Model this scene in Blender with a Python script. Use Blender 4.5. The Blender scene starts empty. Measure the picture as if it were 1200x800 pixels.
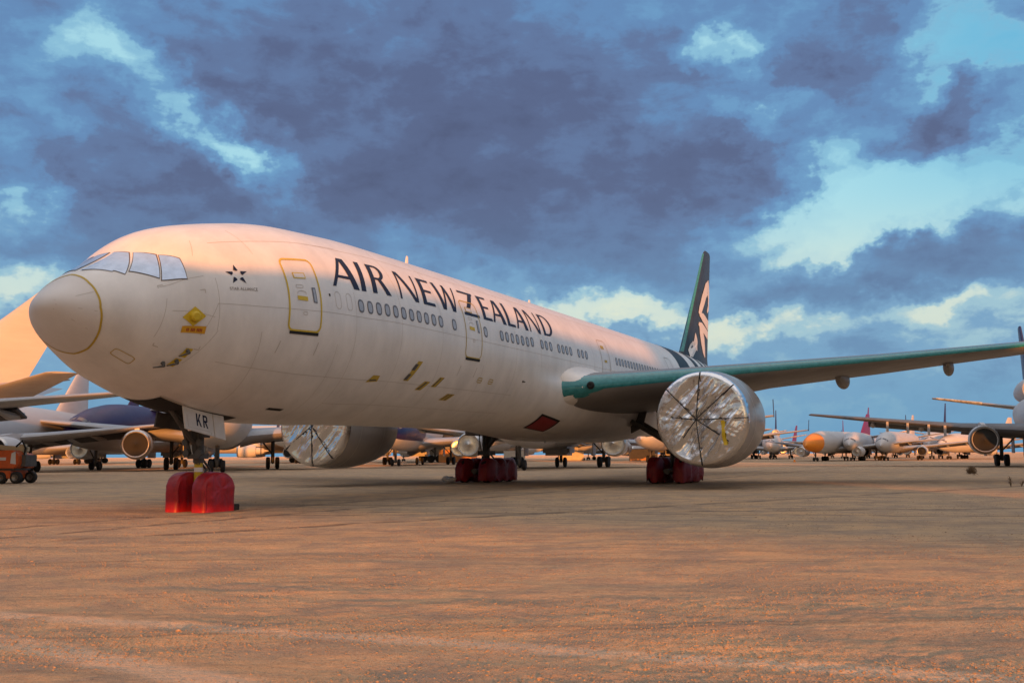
import bpy, bmesh, math, random
from math import sin, cos, pi, radians as R, exp, atan2, hypot
from mathutils import Vector, Matrix, noise

random.seed(7)
scn = bpy.context.scene
COL = scn.collection

# ------------------------------------------------------------------ helpers
def tag(o, label=None, cat=None, group=None, kind=None):
    if label: o['label'] = label
    if cat: o['category'] = cat
    if group: o['group'] = group
    if kind: o['kind'] = kind
    return o

def empty(name, label, cat, group=None, loc=(0, 0, 0), rz=0.0, parent=None):
    o = bpy.data.objects.new(name, None)
    o.empty_display_size = 0.5
    COL.objects.link(o)
    o.location = loc
    o.rotation_euler = (0, 0, rz)
    if parent: o.parent = parent
    return tag(o, label, cat, group)

def children(o): return [c for c in bpy.data.objects if c.parent == o]

def copy_tree(o, parent=None):
    c = o.copy()
    COL.objects.link(c)
    c.parent = parent
    for ch in children(o): copy_tree(ch, c)
    return c

class MB:
    """collects geometry, builds ONE mesh object"""
    def __init__(s): s.v = []; s.f = []; s.m = []
    def add(s, vs, fs, mi=0):
        b = len(s.v)
        s.v += [tuple(p) for p in vs]
        for f in fs:
            s.f.append([i + b for i in f]); s.m.append(mi)
    def rings(s, rs, mi=0, close=True, cap0=False, cap1=False):
        n = len(rs[0]); b = len(s.v)
        for r in rs: s.v += [tuple(p) for p in r]
        for i in range(len(rs) - 1):
            for j in range(n if close else n - 1):
                k = (j + 1) % n
                s.f.append([b + i*n + j, b + i*n + k, b + (i+1)*n + k, b + (i+1)*n + j])
                s.m.append(mi(i, j) if callable(mi) else mi)
        mm = 0 if callable(mi) else mi
        if cap0: s.f.append([b + j for j in range(n)][::-1]); s.m.append(mm)
        if cap1: s.f.append([b + (len(rs)-1)*n + j for j in range(n)]); s.m.append(mm)
    def box(s, lo, hi, mi=0, mat=None):
        x0, y0, z0 = lo; x1, y1, z1 = hi
        vs = [Vector(p) for p in ((x0,y0,z0),(x1,y0,z0),(x1,y1,z0),(x0,y1,z0),(x0,y0,z1),(x1,y0,z1),(x1,y1,z1),(x0,y1,z1))]
        if mat: vs = [mat @ p for p in vs]
        s.add(vs, [(0,3,2,1),(4,5,6,7),(0,1,5,4),(1,2,6,5),(2,3,7,6),(3,0,4,7)], mi)
    def tube(s, path, r, n=10, mi=0, cap=True):
        path = [Vector(p) for p in path]
        rs = r if isinstance(r, (list, tuple)) else [r]*len(path)
        out = []
        ref = None
        for i, p in enumerate(path):
            a = path[max(0, i-1)]; b = path[min(len(path)-1, i+1)]
            t = (b - a).normalized()
            if ref is None:
                ref = t.cross(Vector((0,0,1)))
                if ref.length < .1: ref = t.cross(Vector((1,0,0)))
                ref.normalize()
            u = (ref - t*ref.dot(t)).normalized(); w = t.cross(u)
            out.append([p + (u*cos(2*pi*k/n) + w*sin(2*pi*k/n))*rs[i] for k in range(n)])
        s.rings(out, mi, True, cap, cap)
    def lathe(s, prof, c=(0,0,0), axis='x', n=40, mi=0, cap0=False, cap1=False):
        """prof: (along, radius)"""
        out = []
        for a, r in prof:
            ring = []
            for k in range(n):
                q = 2*pi*k/n
                if axis == 'x': ring.append((c[0]+a, c[1]+r*cos(q), c[2]+r*sin(q)))
                elif axis == 'y': ring.append((c[0]+r*cos(q), c[1]+a, c[2]+r*sin(q)))
                else: ring.append((c[0]+r*cos(q), c[1]+r*sin(q), c[2]+a))
            out.append(ring)
        s.rings(out, mi, True, cap0, cap1)
    def prism(s, poly, y0, y1, mi=0):
        """poly in (x,z), extruded along y"""
        n = len(poly)
        vs = [(x, y0, z) for x, z in poly] + [(x, y1, z) for x, z in poly]
        fs = [list(range(n)), list(range(2*n-1, n-1, -1))]
        fs += [[i, i+n, (i+1) % n + n, (i+1) % n] for i in range(n)]
        s.add(vs, fs, mi)
    def build(s, name, mats, parent=None, smooth=True, angle=35, normals=True, bevel=0):
        me = bpy.data.meshes.new(name)
        me.from_pydata(s.v, [], s.f)
        if not isinstance(mats, (list, tuple)): mats = [mats]
        for m in mats: me.materials.append(m)
        me.polygons.foreach_set('material_index', s.m)
        if normals or bevel:
            bm = bmesh.new(); bm.from_mesh(me)
            if bevel:
                eds = [e for e in bm.edges if len(e.link_faces) == 2 and e.calc_face_angle(0) > .6]
                bmesh.ops.bevel(bm, geom=eds, offset=bevel, segments=2, affect='EDGES', clamp_overlap=True)
            if normals: bmesh.ops.recalc_face_normals(bm, faces=bm.faces)
            bm.to_mesh(me); bm.free()
        if smooth:
            me.polygons.foreach_set('use_smooth', [True]*len(me.polygons))
            me.set_sharp_from_angle(angle=R(angle))
        me.update()
        o = bpy.data.objects.new(name, me)
        COL.objects.link(o)
        if parent: o.parent = parent
        return o

# ------------------------------------------------------------------ materials
def mat(name, col, rough=.5, metal=0.0, spec=.5, var=0.0, vscale=2.0, bump=0.0, bscale=20.0, col2=None, coat=0.0, stretch=None):
    m = bpy.data.materials.new(name); m.use_nodes = True
    nt = m.node_tree; N = nt.nodes; L = nt.links
    b = N['Principled BSDF']
    b.inputs['Base Color'].default_value = (*col, 1)
    b.inputs['Roughness'].default_value = rough
    b.inputs['Metallic'].default_value = metal
    b.inputs['Specular IOR Level'].default_value = spec
    b.inputs['Coat Weight'].default_value = coat
    tc = N.new('ShaderNodeTexCoord')
    src = tc.outputs['Object']
    if stretch:
        mp = N.new('ShaderNodeMapping'); mp.inputs['Scale'].default_value = stretch
        L.new(src, mp.inputs['Vector']); src = mp.outputs['Vector']
    if var or col2:
        no = N.new('ShaderNodeTexNoise'); no.inputs['Scale'].default_value = vscale
        no.inputs['Detail'].default_value = 6; no.inputs['Roughness'].default_value = .62
        L.new(src, no.inputs['Vector'])
        rp = N.new('ShaderNodeMapRange'); rp.inputs['From Min'].default_value = .32; rp.inputs['From Max'].default_value = .68
        L.new(no.outputs['Fac'], rp.inputs['Value'])
        mx = N.new('ShaderNodeMix'); mx.data_type = 'RGBA'
        c2 = col2 if col2 else tuple(c*(1-var) for c in col)
        mx.inputs[6].default_value = (*col, 1); mx.inputs[7].default_value = (*c2, 1)
        L.new(rp.outputs['Result'], mx.inputs[0]); L.new(mx.outputs[2], b.inputs['Base Color'])
        rr = N.new('ShaderNodeMapRange'); rr.inputs['To Min'].default_value = rough*.85; rr.inputs['To Max'].default_value = min(1, rough*1.25)
        L.new(no.outputs['Fac'], rr.inputs['Value']); L.new(rr.outputs['Result'], b.inputs['Roughness'])
    if bump:
        nb = N.new('ShaderNodeTexNoise'); nb.inputs['Scale'].default_value = bscale; nb.inputs['Detail'].default_value = 5
        L.new(src, nb.inputs['Vector'])
        bp = N.new('ShaderNodeBump'); bp.inputs['Strength'].default_value = bump; bp.inputs['Distance'].default_value = .05
        L.new(nb.outputs['Fac'], bp.inputs['Height']); L.new(bp.outputs['Normal'], b.inputs['Normal'])
    return m

M = {}
M['paint'] = mat('aircraft white paint', (.76, .725, .70), .30, var=.17, vscale=1.3, stretch=(.9, 1, .35), bump=.05, bscale=1.2)
M['paint_grime'] = mat('weathered white paint', (.70, .66, .62), .5, var=.16, vscale=1.5)
M['white'] = mat('plain white paint', (.78, .77, .76), .4, var=.06)
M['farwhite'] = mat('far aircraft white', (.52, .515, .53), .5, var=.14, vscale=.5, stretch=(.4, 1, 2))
M['radome'] = mat('radome paint', (.66, .62, .60), .5, var=.08, vscale=1.3)
M['seam'] = mat('panel seam', (.47, .425, .385), .7)
M['ink'] = mat('grey stencil ink', (.20, .17, .15), .7)
M['navy'] = mat('navy lettering', (.010, .012, .040), .55, spec=.2)
M['navyfin'] = mat('dark teal tail paint', (.014, .022, .036), .5, var=.2, spec=.25)
M['teal'] = mat('green protective film', (.010, .145, .165), .17, col2=(.032, .235, .255), vscale=5, bump=.15, bscale=9)
M['wing'] = mat('wing grey paint', (.21, .20, .20), .42, var=.22, vscale=1.1, stretch=(1, .35, 1))
M['nac'] = mat('nacelle grey paint', (.33, .31, .30), .24, var=.12, vscale=1.6)
M['lip'] = mat('bare inlet lip', (.55, .55, .56), .3, metal=.9, var=.12)
M['foil'] = mat('silver foil', (.74, .75, .78), .15, metal=1.0, bump=.26, bscale=8)
M['foilwin'] = mat('silver window film', (.52, .60, .74), .30, metal=.8, bump=.35, bscale=8, var=.2, vscale=4)
M['strap'] = mat('black strap', (.012, .011, .011), .7)
M['yellow'] = mat('yellow tape', (.62, .43, .015), .5, var=.12, vscale=14)
M['yellowdull'] = mat('yellow edge tape', (.50, .34, .035), .55, var=.2, vscale=6)
M['orangeplate'] = mat('orange warning plate', (.60, .30, .01), .5)
M['redtxt'] = mat('red lettering', (.30, .03, .01), .5)
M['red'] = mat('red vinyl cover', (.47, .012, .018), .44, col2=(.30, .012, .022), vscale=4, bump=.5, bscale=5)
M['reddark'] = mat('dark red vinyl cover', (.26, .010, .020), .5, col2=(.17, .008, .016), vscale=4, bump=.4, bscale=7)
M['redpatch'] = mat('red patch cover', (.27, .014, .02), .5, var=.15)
M['rubber'] = mat('tyre rubber', (.017, .016, .016), .8, var=.2)
M['steel'] = mat('gear steel', (.20, .19, .18), .42, metal=.6, var=.3, vscale=9)
M['greydk'] = mat('dark gear grey', (.09, .083, .076), .55, var=.3, vscale=6)
M['black'] = mat('black recess', (.008, .008, .008), .8)
M['browndk'] = mat('window surround', (.14, .105, .08), .6)
M['pane'] = mat('cabin window pane', (.30, .32, .37), .25, col2=(.42, .43, .47), vscale=3)
M['winframe'] = mat('window rim', (.13, .135, .16), .5, spec=.3)
M['lightline'] = mat('faint door edge', (.48, .44, .39), .6)
M['grey'] = mat('mid grey', (.30, .29, .29), .5, var=.1)
M['purple'] = mat('purple paint', (.022, .008, .07), .4, var=.1)
M['violet'] = mat('violet paint', (.15, .02, .11), .4)
M['orange'] = mat('orange film', (.80, .25, .012), .5, var=.08)
M['lift'] = mat('orange machine paint', (.55, .10, .018), .45, var=.18, vscale=5)
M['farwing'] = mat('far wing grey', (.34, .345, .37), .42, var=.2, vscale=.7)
M['glint'] = mat('bare metal edge with painted glint', (.92, .74, .48), .34, metal=.45, bump=.6, bscale=1.6, col2=(.25, .17, .10), vscale=1.4)  # bare metal; the gold base colour paints the sun's glint
M['shadewing'] = mat('wing grey with shade', (.13, .13, .14), .5, var=.3, vscale=.8)  # far wing grey darkened, the wing's shade put into its colour
M['darkwing'] = mat('dark flap grey', (.055, .055, .065), .6)
M['metal'] = mat('bare aluminium', (.62, .60, .58), .3, metal=1, bump=.7, bscale=2.2, var=.3, vscale=3)
M['beige'] = mat('beige boom paint', (.48, .42, .30), .5, var=.1)
M['twig'] = mat('dry twig', (.14, .09, .05), .9)
M['rag'] = mat('white rag', (.55, .55, .57), .8)
M['wood'] = mat('dark wood', (.06, .045, .03), .8)
M['stone'] = mat('gravel stone', (.42, .285, .175), .9, col2=(.27, .19, .125), vscale=30)
M['container'] = mat('faded orange steel', (.45, .20, .06), .6, var=.2)
M['containerw'] = mat('pale steel', (.5, .48, .44), .6, var=.2)

# ------------------------------------------------------------------ the aircraft frame
HD = .4087416
AFT = Vector((sin(HD), cos(HD), 0))
PORT = Vector((cos(HD), -sin(HD), 0))
NG0 = Vector((-8.84035, 30.08363, 0))
def P(s, l, z): return (s, -l, z)          # local: x aft, y starboard, z up

plane = empty('airliner', 'large white airliner with dark blue title lettering and silver covered engines, parked in front', 'airliner')
plane.location = NG0 - AFT*5.9
plane.rotation_euler = (0, 0, pi/2 - HD)

TAB = [(0.24,5.12,5.12,0.0),(0.295,5.30,4.96,0.33),(0.425,5.445,4.775,0.6),(0.703,5.66,4.46,0.95),(1.172,6.03,4.10,1.35),(1.741,6.345,3.76,1.68),(2.315,6.69,3.45,1.95),(2.894,7.18,3.235,2.2),(3.477,7.517,3.05,2.42),(4.259,7.79,2.85,2.64),(5.045,7.99,2.711,2.82),(6.032,8.21,2.6,2.96),(7.023,8.40,2.523,3.05),(8.017,8.53,2.497,3.09),(9.51,8.63,2.491,3.1),(12.004,8.75,2.55,3.1),(50.0,8.869,2.669,3.1),(55.0,8.865,3.165,3.05),(60.0,8.761,4.181,2.6),(65.0,8.576,5.296,1.9),(69.0,8.359,6.159,1.2),(72.0,8.119,6.819,0.55),(73.0,7.972,7.072,0.3)]
def pchip(X, Y):
    n = len(X); h = [X[i+1]-X[i] for i in range(n-1)]; d = [(Y[i+1]-Y[i])/h[i] for i in range(n-1)]
    m = [0.0]*n
    for i in range(1, n-1):
        if d[i-1]*d[i] > 0:
            w1 = 2*h[i]+h[i-1]; w2 = h[i]+2*h[i-1]; m[i] = (w1+w2)/(w1/d[i-1]+w2/d[i])
    m[0] = d[0]; m[-1] = d[-1]
    def f(x):
        i = 0
        while i < n-2 and x > X[i+1]: i += 1
        t = (x-X[i])/h[i]
        return (2*t**3-3*t*t+1)*Y[i]+(t**3-2*t*t+t)*h[i]*m[i]+(-2*t**3+3*t*t)*Y[i+1]+(t**3-t*t)*h[i]*m[i+1]
    return f
_U = [math.sqrt(max(t[0]-.24, 0)) for t in TAB]
_F = [pchip(_U, [t[k] for t in TAB]) for k in (1, 2, 3)]
def prof(s):
    u = math.sqrt(max(s-.24, 0)); return _F[0](u), _F[1](u), _F[2](u)
def fsurf(s, th):
    zt, zb, w = prof(s)
    return Vector(P(s, w*cos(th), (zt+zb)/2 + (zt-zb)/2*sin(th)))
def fs(s, th, off=0.0):
    p = fsurf(s, th)
    if off:
        e = .01
        a = fsurf(s+e, th) - fsurf(max(.25, s-e), th); b = fsurf(s, th+e) - fsurf(s, th-e)
        n = a.cross(b).normalized()
        c = Vector((s, 0, (prof(s)[0]+prof(s)[1])/2))
        if n.dot(p-c) < 0: n = -n
        p = p + n*off
    return p

# fuselage skin
stn = [.24 + (1.75*i/34)**2 for i in range(1, 35)]
x = stn[-1]
while x < 9: x += .25; stn.append(x)
while x < 50: x += 1.0; stn.append(x)
while x < 72.5: x += .5; stn.append(x)
NT = 112
b = MB()
rs = [[fs(.24001, 2*pi*k/NT) for k in range(NT)]] + [[fs(s, 2*pi*k/NT) for k in range(NT)] for s in stn]
b.rings(rs, 0, True, True, True)
fus = b.build('fuselage', M['paint'], plane, angle=60)

def decal(quads, m, name, parent, off=.008, step=.25):
    """patches laid on the fuselage skin; quads: 4 x (s, th)"""
    b = MB()
    for q in quads:
        mi = 0
        if len(q) == 5: mi = q[4]
        (s0,t0),(s1,t1),(s2,t2),(s3,t3) = q[:4]
        nu = max(1, int(max(abs(s1-s0), abs(s2-s3), abs(t1-t0)*3, abs(t2-t3)*3)/step + .99))
        nv = max(1, int(max(abs(t3-t0)*3.1, abs(t2-t1)*3.1, abs(s3-s0), abs(s2-s1))/step + .99))
        g = []
        for j in range(nv+1):
            v = j/nv; row = []
            for i in range(nu+1):
                u = i/nu
                s = (s0*(1-u)+s1*u)*(1-v) + (s3*(1-u)+s2*u)*v
                t = (t0*(1-u)+t1*u)*(1-v) + (t3*(1-u)+t2*u)*v
                row.append(fs(s, t, off))
            g.append(row)
        b.rings(g, mi, close=False)
    return b.build(name, m, parent, angle=60)

def ribbon(pts, w, m, name, parent, off=.008, closed=False, mb=None, mi=0):
    """constant width line along (s, th) points on the skin"""
    own = mb is None
    if own: mb = MB()
    P3 = [fs(s, t, off) for s, t in pts]
    n = len(P3); L = []; Rr = []
    for i in range(n):
        a = P3[(i-1) % n] if closed or i > 0 else P3[i]
        c = P3[(i+1) % n] if closed or i < n-1 else P3[i]
        t = (c-a).normalized()
        s, th = pts[i]
        nn = (fs(s, th, .1) - fs(s, th)).normalized()
        sd = t.cross(nn).normalized()*w/2
        L.append(P3[i]-sd); Rr.append(P3[i]+sd)
    if closed: L.append(L[0]); Rr.append(Rr[0])
    mb.rings([L, Rr], mi, close=False)
    if own: return mb.build(name, m, parent, angle=60)

def line(s0, t0, s1, t1, n=None):
    if n is None: n = max(2, int(max(abs(s1-s0), abs(t1-t0)*3)/.3)+1)
    return [(s0+(s1-s0)*i/n, t0+(t1-t0)*i/n) for i in range(n+1)]

def rrect(s0, s1, t0, t1, r=.16, tilt=0.0):
    """rounded outline in (s, th)"""
    rt = r/3.1; pts = []
    for (cs, ct, a0) in ((s1-r, t1-rt, 0), (s0+r, t1-rt, pi/2), (s0+r, t0+rt, pi), (s1-r, t0+rt, 1.5*pi)):
        for k in range(6):
            a = a0 + k/5*pi/2
            pts.append((cs + r*cos(a), ct + rt*sin(a)))
    # subdivide
    out = []
    for i in range(len(pts)):
        p, q = pts[i], pts[(i+1) % len(pts)]
        n = max(1, int(max(abs(q[0]-p[0]), abs(q[1]-p[1])*3.1)/.2))
        for k in range(n): out.append((p[0]+(q[0]-p[0])*k/n, p[1]+(q[1]-p[1])*k/n))
    return [(s + tilt*(t-t0), t) for s, t in out]

# seams and panel edges
mb = MB()
for pts in (line(3.58,.057,47,.0), line(5.2,-.59,46,-.60), line(3.6,.36,3.62,-.25), line(3.58,.06,3.2,-.33), line(3.91,-.6,5.2,-.59), line(2.4,.02,3.5,-.10),
            line(2.2,.42,3.3,.40), line(12.0,1.0,12.0,-1.3), line(21.5,.9,21.5,-1.2), line(7.9,.85,9.6,.88), line(3.3,.70,3.6,.95), line(31.2,1.2,31.2,-.3), line(2.3,.22,2.1,-.42), line(3.65,-.25,3.1,-.72), line(41.5,1.2,41.5,-.3),
            line(5.2,1.1,5.2,.66), line(5.0,-.2,5.2,-1.2), line(8.3,-.25,8.35,-1.3), line(9.2,.3,9.2,-1.3), line(14.9,1.2,14.9,-1.3), line(18.5,1.2,18.55,.6), line(18.5,-.25,18.5,-1.3), line(24.2,1.2,24.2,-.3), line(27.8,1.2,27.8,-.2), line(34.4,1.2,34.4,-.2), line(38.0,1.2,38.0,-.2), line(4.0,.86,44,.83), line(9.2,-.92,26,-.92)):
    ribbon(pts, .013, None, None, None, .004, mb=mb)
for (s, t, ds, dt) in ((2.17,.448,1,-1), (3.25,.229,-1,-1), (2.17,-.552,1,1), (3.31,-.505,-1,1)):
    ribbon(line(s, t, s+.13*ds, t), .022, None, None, None, .006, mb=mb)
    ribbon(line(s, t, s, t+.045*dt), .022, None, None, None, .006, mb=mb)
for (s0, th0) in ((5.75,-.27),(7.35,-.25),(16.6,-.30),(17.95,-.29)):
    ribbon(line(s0, th0, s0-.08, th0-.13), .03, None, None, None, .006, mb=mb)
mb.build('panel_seam', M['seam'], plane)

# radome line + radome
def rad_s(t):
    T = [(-1.6,1.26),(-1.2,1.20),(-.85,1.09),(-.45,.98),(0,.90),(.5,.90),(.9,.93),(1.4,1.03),(1.6,1.07)]
    if t > pi/2: t = pi - t
    if t < -pi/2: t = -pi - t
    for (a, sa), (c, sc) in zip(T, T[1:]):
        if a <= t <= c: return sa + (sc-sa)*(t-a)/(c-a)
    return 1.1
b = MB(); rr_ = []
for i in range(22):
    u = i/21
    rr_.append([fs(.2401 + (rad_s(-pi + 2*pi*k/96)-.2401)*u*u, -pi + 2*pi*k/96, .006) for k in range(96)])
b.rings(rr_, 0, True, True)
rad = b.build('radome', M['radome'], plane, angle=60)
ribbon([(rad_s(-pi + 2*pi*k/120), -pi + 2*pi*k/120) for k in range(120)], .05, M['yellowdull'], 'radome_tape', plane, .012, closed=True)
mb = MB()
for a in (.55, -.12, -.75):
    ribbon(line(.3, a*.9, .86, a), .014, None, None, None, .010, mb=mb)
mb.build('lightning_strip', M['seam'], rad)

# cockpit windows (silver covered)
W1 = [(1.30,1.50),(1.68,.83),(2.38,1.29),(2.36,1.53)]
W2 = [(1.83,.87),(2.30,.57),(2.61,.945),(2.42,1.23)]
W3 = [(2.33,.525),(2.87,.41),(2.95,.715),(2.65,.915)]
def grow(q, k=.06):
    cs = sum(p[0] for p in q)/4; ct = sum(p[1] for p in q)/4
    out = []
    for s, t in q:
        d = hypot(s-cs, (t-ct)*2.0); f = 1 + k/d
        out.append((cs+(s-cs)*f, ct+(t-ct)*f))
    return out
def mir(q): return [(s, pi-t) for s, t in q]
for q in (W1, W2, W3, mir(W1), mir(W2), mir(W3)):
    f = decal([grow(q, .035)], M['browndk'], 'cockpit_window', plane, .008, .1)
    decal([q], M['foilwin'], 'window_film', f, .016, .1)
# tape hanging from the window edges
decal([[(1.25,1.50),(1.52,.99),(1.60,1.02),(1.33,1.50)]], M['foilwin'], 'loose_film', plane, .02, .08)

# star emblem: five dark triangles in a ring + tiny lettering
cs, ct = 4.30, .395
quads = []
for k in range(5):
    a = pi/2 + k*2*pi/5
    def pt(ang, r): return (cs + r*cos(ang)*1.0, ct + r*sin(ang)/2.9)
    q = [pt(a, .36), pt(a-.42, .16), pt(a+.02, .13), pt(a+.42, .18)]
    quads.append(q)
decal(quads, M['navy'], 'star_emblem', plane, .010, .1)

def text_decal(body, s0, th0, h, m, name, parent, off=.010, su=1.0, slant=0.0):
    cu = bpy.data.curves.new('tmp', 'FONT'); cu.body = body; cu.size = 1.0; cu.resolution_u = 3
    o = bpy.data.objects.new('tmp', cu); COL.objects.link(o)
    dg = bpy.context.evaluated_depsgraph_get(); dg.update()
    me = bpy.data.meshes.new_from_object(o.evaluated_get(dg))
    bpy.data.objects.remove(o)
    b = MB(); vs = []
    for v in me.vertices:
        vs.append(fs(s0 + (v.co.x*su + v.co.y*slant)*h, th0 + v.co.y*h/2.6, off))
    b.add(vs, [list(p.vertices) for p in me.polygons])
    bpy.data.meshes.remove(me)
    return b.build(name, m, parent, smooth=False)
text_decal('STAR ALLIANCE', 3.95, .215, .125, M['ink'], 'emblem_lettering', plane)

# ---- airline title: hand drawn humanist capitals, u in metres, v 0..1 cap height
def arcq(cx, cy, r0x, r0y, r1x, r1y, a0, a1, n=10):
    out = []
    for i in range(n):
        a = a0+(a1-a0)*i/n; c = a0+(a1-a0)*(i+1)/n
        out.append([(cx+r0x*cos(a), cy+r0y*sin(a)), (cx+r1x*cos(a), cy+r1y*sin(a)), (cx+r1x*cos(c), cy+r1y*sin(c)), (cx+r0x*cos(c), cy+r0y*sin(c))])
    return out
def A_(w): return [[(0,0),(.17,0),(.50*w+.03,1),(.42*w-.02,1)], [(w-.33,0),(w,0),(.50*w+.22,1),(.42*w,1)], [(.24,.28),(w-.40,.28),(w-.43,.37),(.28,.37)]]
def I_(w): return [[(0,0),(.27,0),(.27,1),(0,1)]]
def R_(w): return [[(0,0),(.27,0),(.27,1),(0,1)], [(.27,.92),(.50,.92),(.50,1),(.27,1)], [(.27,.45),(.50,.45),(.50,.53),(.27,.53)]] + arcq(.50,.725,.20,.195,.42,.275,-pi/2,pi/2) + [[(w-.30,0),(w,0),(.66,.50),(.42,.48)]]
def N_(w): return [[(0,0),(.12,0),(.12,1),(0,1)], [(w-.26,0),(w,0),(.26,1),(0,1)], [(w-.12,0),(w,0),(w,1),(w-.12,1)]]
def E_(w): return [[(0,0),(.27,0),(.27,1),(0,1)], [(.27,0),(w,0),(w-.04,.10),(.27,.10)], [(.27,.46),(w-.12,.46),(w-.12,.55),(.27,.55)], [(.27,.90),(w-.04,.90),(w-.02,1),(.27,1)]]
def W_(w): return [[(.32*w-.16,0),(.32*w+.10,0),(.24,1),(0,1)], [(.32*w-.05,0),(.32*w+.10,0),(.58*w,1),(.50*w,1)], [(.76*w-.16,0),(.76*w+.10,0),(.58*w,1),(.46*w,1)], [(.76*w-.02,0),(.76*w+.10,0),(w,1),(w-.11,1)]]
def Z_(w): return [[(.0,.90),(w-.05,.90),(w-.02,1),(.02,1)], [(.0,0),(.34,0),(w-.02,1),(w-.36,1)], [(0,0),(w,0),(w-.03,.10),(0,.10)]]
def L_(w): return [[(0,0),(.26,0),(.26,1),(0,1)], [(.26,0),(w,0),(w-.03,.10),(.26,.10)]]
def D_(w): return [[(0,0),(.26,0),(.26,1),(0,1)], [(.26,.91),(.52,.91),(.52,1),(.26,1)], [(.26,0),(.52,0),(.52,.09),(.26,.09)]] + arcq(.52,.5,w-.78,.41,w-.52,.5,-pi/2,pi/2,14)
TITLE = [(A_,8.14,1.48),(I_,9.74,.3),(R_,10.42,1.16),(N_,12.18,1.27),(E_,13.78,.90),(W_,14.88,1.72),(Z_,17.0,1.32),(E_,18.66,.86),(A_,19.58,1.28),(L_,21.02,.80),(A_,21.95,1.22),(N_,23.36,1.22),(D_,24.96,1.22)]
quads = []
for fn, s0, w in TITLE:
    for q in fn(w):
        quads.append([(s0+u+.36*v, .333+v*.375) for u, v in q])
decal(quads, M['navy'], 'title_lettering', plane, .009, .18)

# ---- doors
def door(s0, s1, t0, t1, m, w, win=None, full=True):
    pts = rrect(s0, s1, t0, t1, .2, .16)
    d = MB()
    ribbon(pts, w, None, None, None, .012, closed=True, mb=d)
    o = d.build('door', m, plane)
    if full:
        cs = (s0+s1)/2
        decal([[(s0+.08,t0-.035),(s1-.05,t0-.035),(s1-.05,t0-.005),(s0+.08,t0-.005)]], M['black'], 'sill', o, .014)
        decal([[(s0+.42,.375),(s0+.95,.375),(s0+.95,.44),(s0+.42,.44)]], m, 'notice_plate', o, .010)
        decal([[(s0+.46,.385),(s0+.91,.385),(s0+.91,.43),(s0+.46,.43)]], M['paint'], 'notice_plate_face', o, .014)
        decal([[(s0+.40,.150),(s0+.83,.143),(s0+.83,.185),(s0+.40,.192)]], M['yellow'], 'handle_mark', o, .012)
        ribbon([(s0+.42+.19*(1-cos(k/8*pi)), .215+.028*sin(k/8*pi)) for k in range(9)], .02, M['seam'], 'handle_recess', o, .010)
        ribbon(rrect(s0+.42,s0+.72,.275,.305,.05), .016, M['seam'], 'flap_outline', o, .010, closed=True)
        ribbon(rrect(s0+.60,s0+.78,.005,.035,.05), .016, M['seam'], 'latch_outline', o, .010, closed=True)
        ws = s0+1.08
        f = decal([[(ws,.135),(ws+.17,.125),(ws+.17,.285),(ws,.285)]], M['winframe'], 'door_window', o, .010, .08)
        decal([[(ws+.035,.14),(ws+.135,.14),(ws+.135,.27),(ws+.035,.27)]], M['pane'], 'pane', f, .014, .08)
    return o
door(5.93, 7.31, -.155, .600, M['yellow'], .062)
door(16.74, 18.10, -.185, .525, M['yellowdull'], .04)
door(32.38, 33.66, -.20, .520, M['lightline'], .05, full=False)
door(45.55, 46.75, -.12, .58, M['grey'], .05, full=False)
for q_ in ([(32.75,.36),(33.25,.36),(33.25,.42),(32.75,.42)],[(32.85,.13),(33.25,.13),(33.25,.17),(32.85,.17)]): decal([q_], M['yellowdull'], 'door_marking', plane, .010)

# ---- cabin windows
def window(s, t, dim=False):
    b = MB(); n = 18
    def oval(rs, rt, off): return [fs(s + rs*math.copysign(abs(cos(2*pi*k/n))**.75, cos(2*pi*k/n)), t + rt*math.copysign(abs(sin(2*pi*k/n))**.75, sin(2*pi*k/n)), off) for k in range(n)]
    b.rings([oval(.165, .068, .006), oval(.163, .066, .014), oval(.125, .052, .014), oval(.12, .05, .008)], 0)
    b.rings([oval(.122, .051, .008), oval(.02, .01, .008)], 1, True, False, True)
    b.build('window', [M['winframe'], M['pane']], plane, angle=40)
ws = [9.50+.53*i for i in range(11)] + [15.86, 18.54] + [20.06+.53*i for i in range(7)] + [24.36,24.88,25.40] + [26.40,26.92,27.42,27.95] + [29.04,29.56,30.12]
ws += [34.9+.53*i for i in range(19)]
for s in ws: window(s, .165 if s < 23 else (.178 if s < 32 else .195))
# faint plugged windows and a static port
mb = MB()
for s in (8.25, 8.85): ribbon(rrect(s-.14, s+.14, .10, .27, .12), .018, None, None, None, .006, closed=True, mb=mb)
mb.build('plugged_window', M['lightline'], plane)
decal([[(7.80,.215),(7.87,.215),(7.87,.24),(7.80,.24)]], M['black'], 'static_port', plane, .010)

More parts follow.
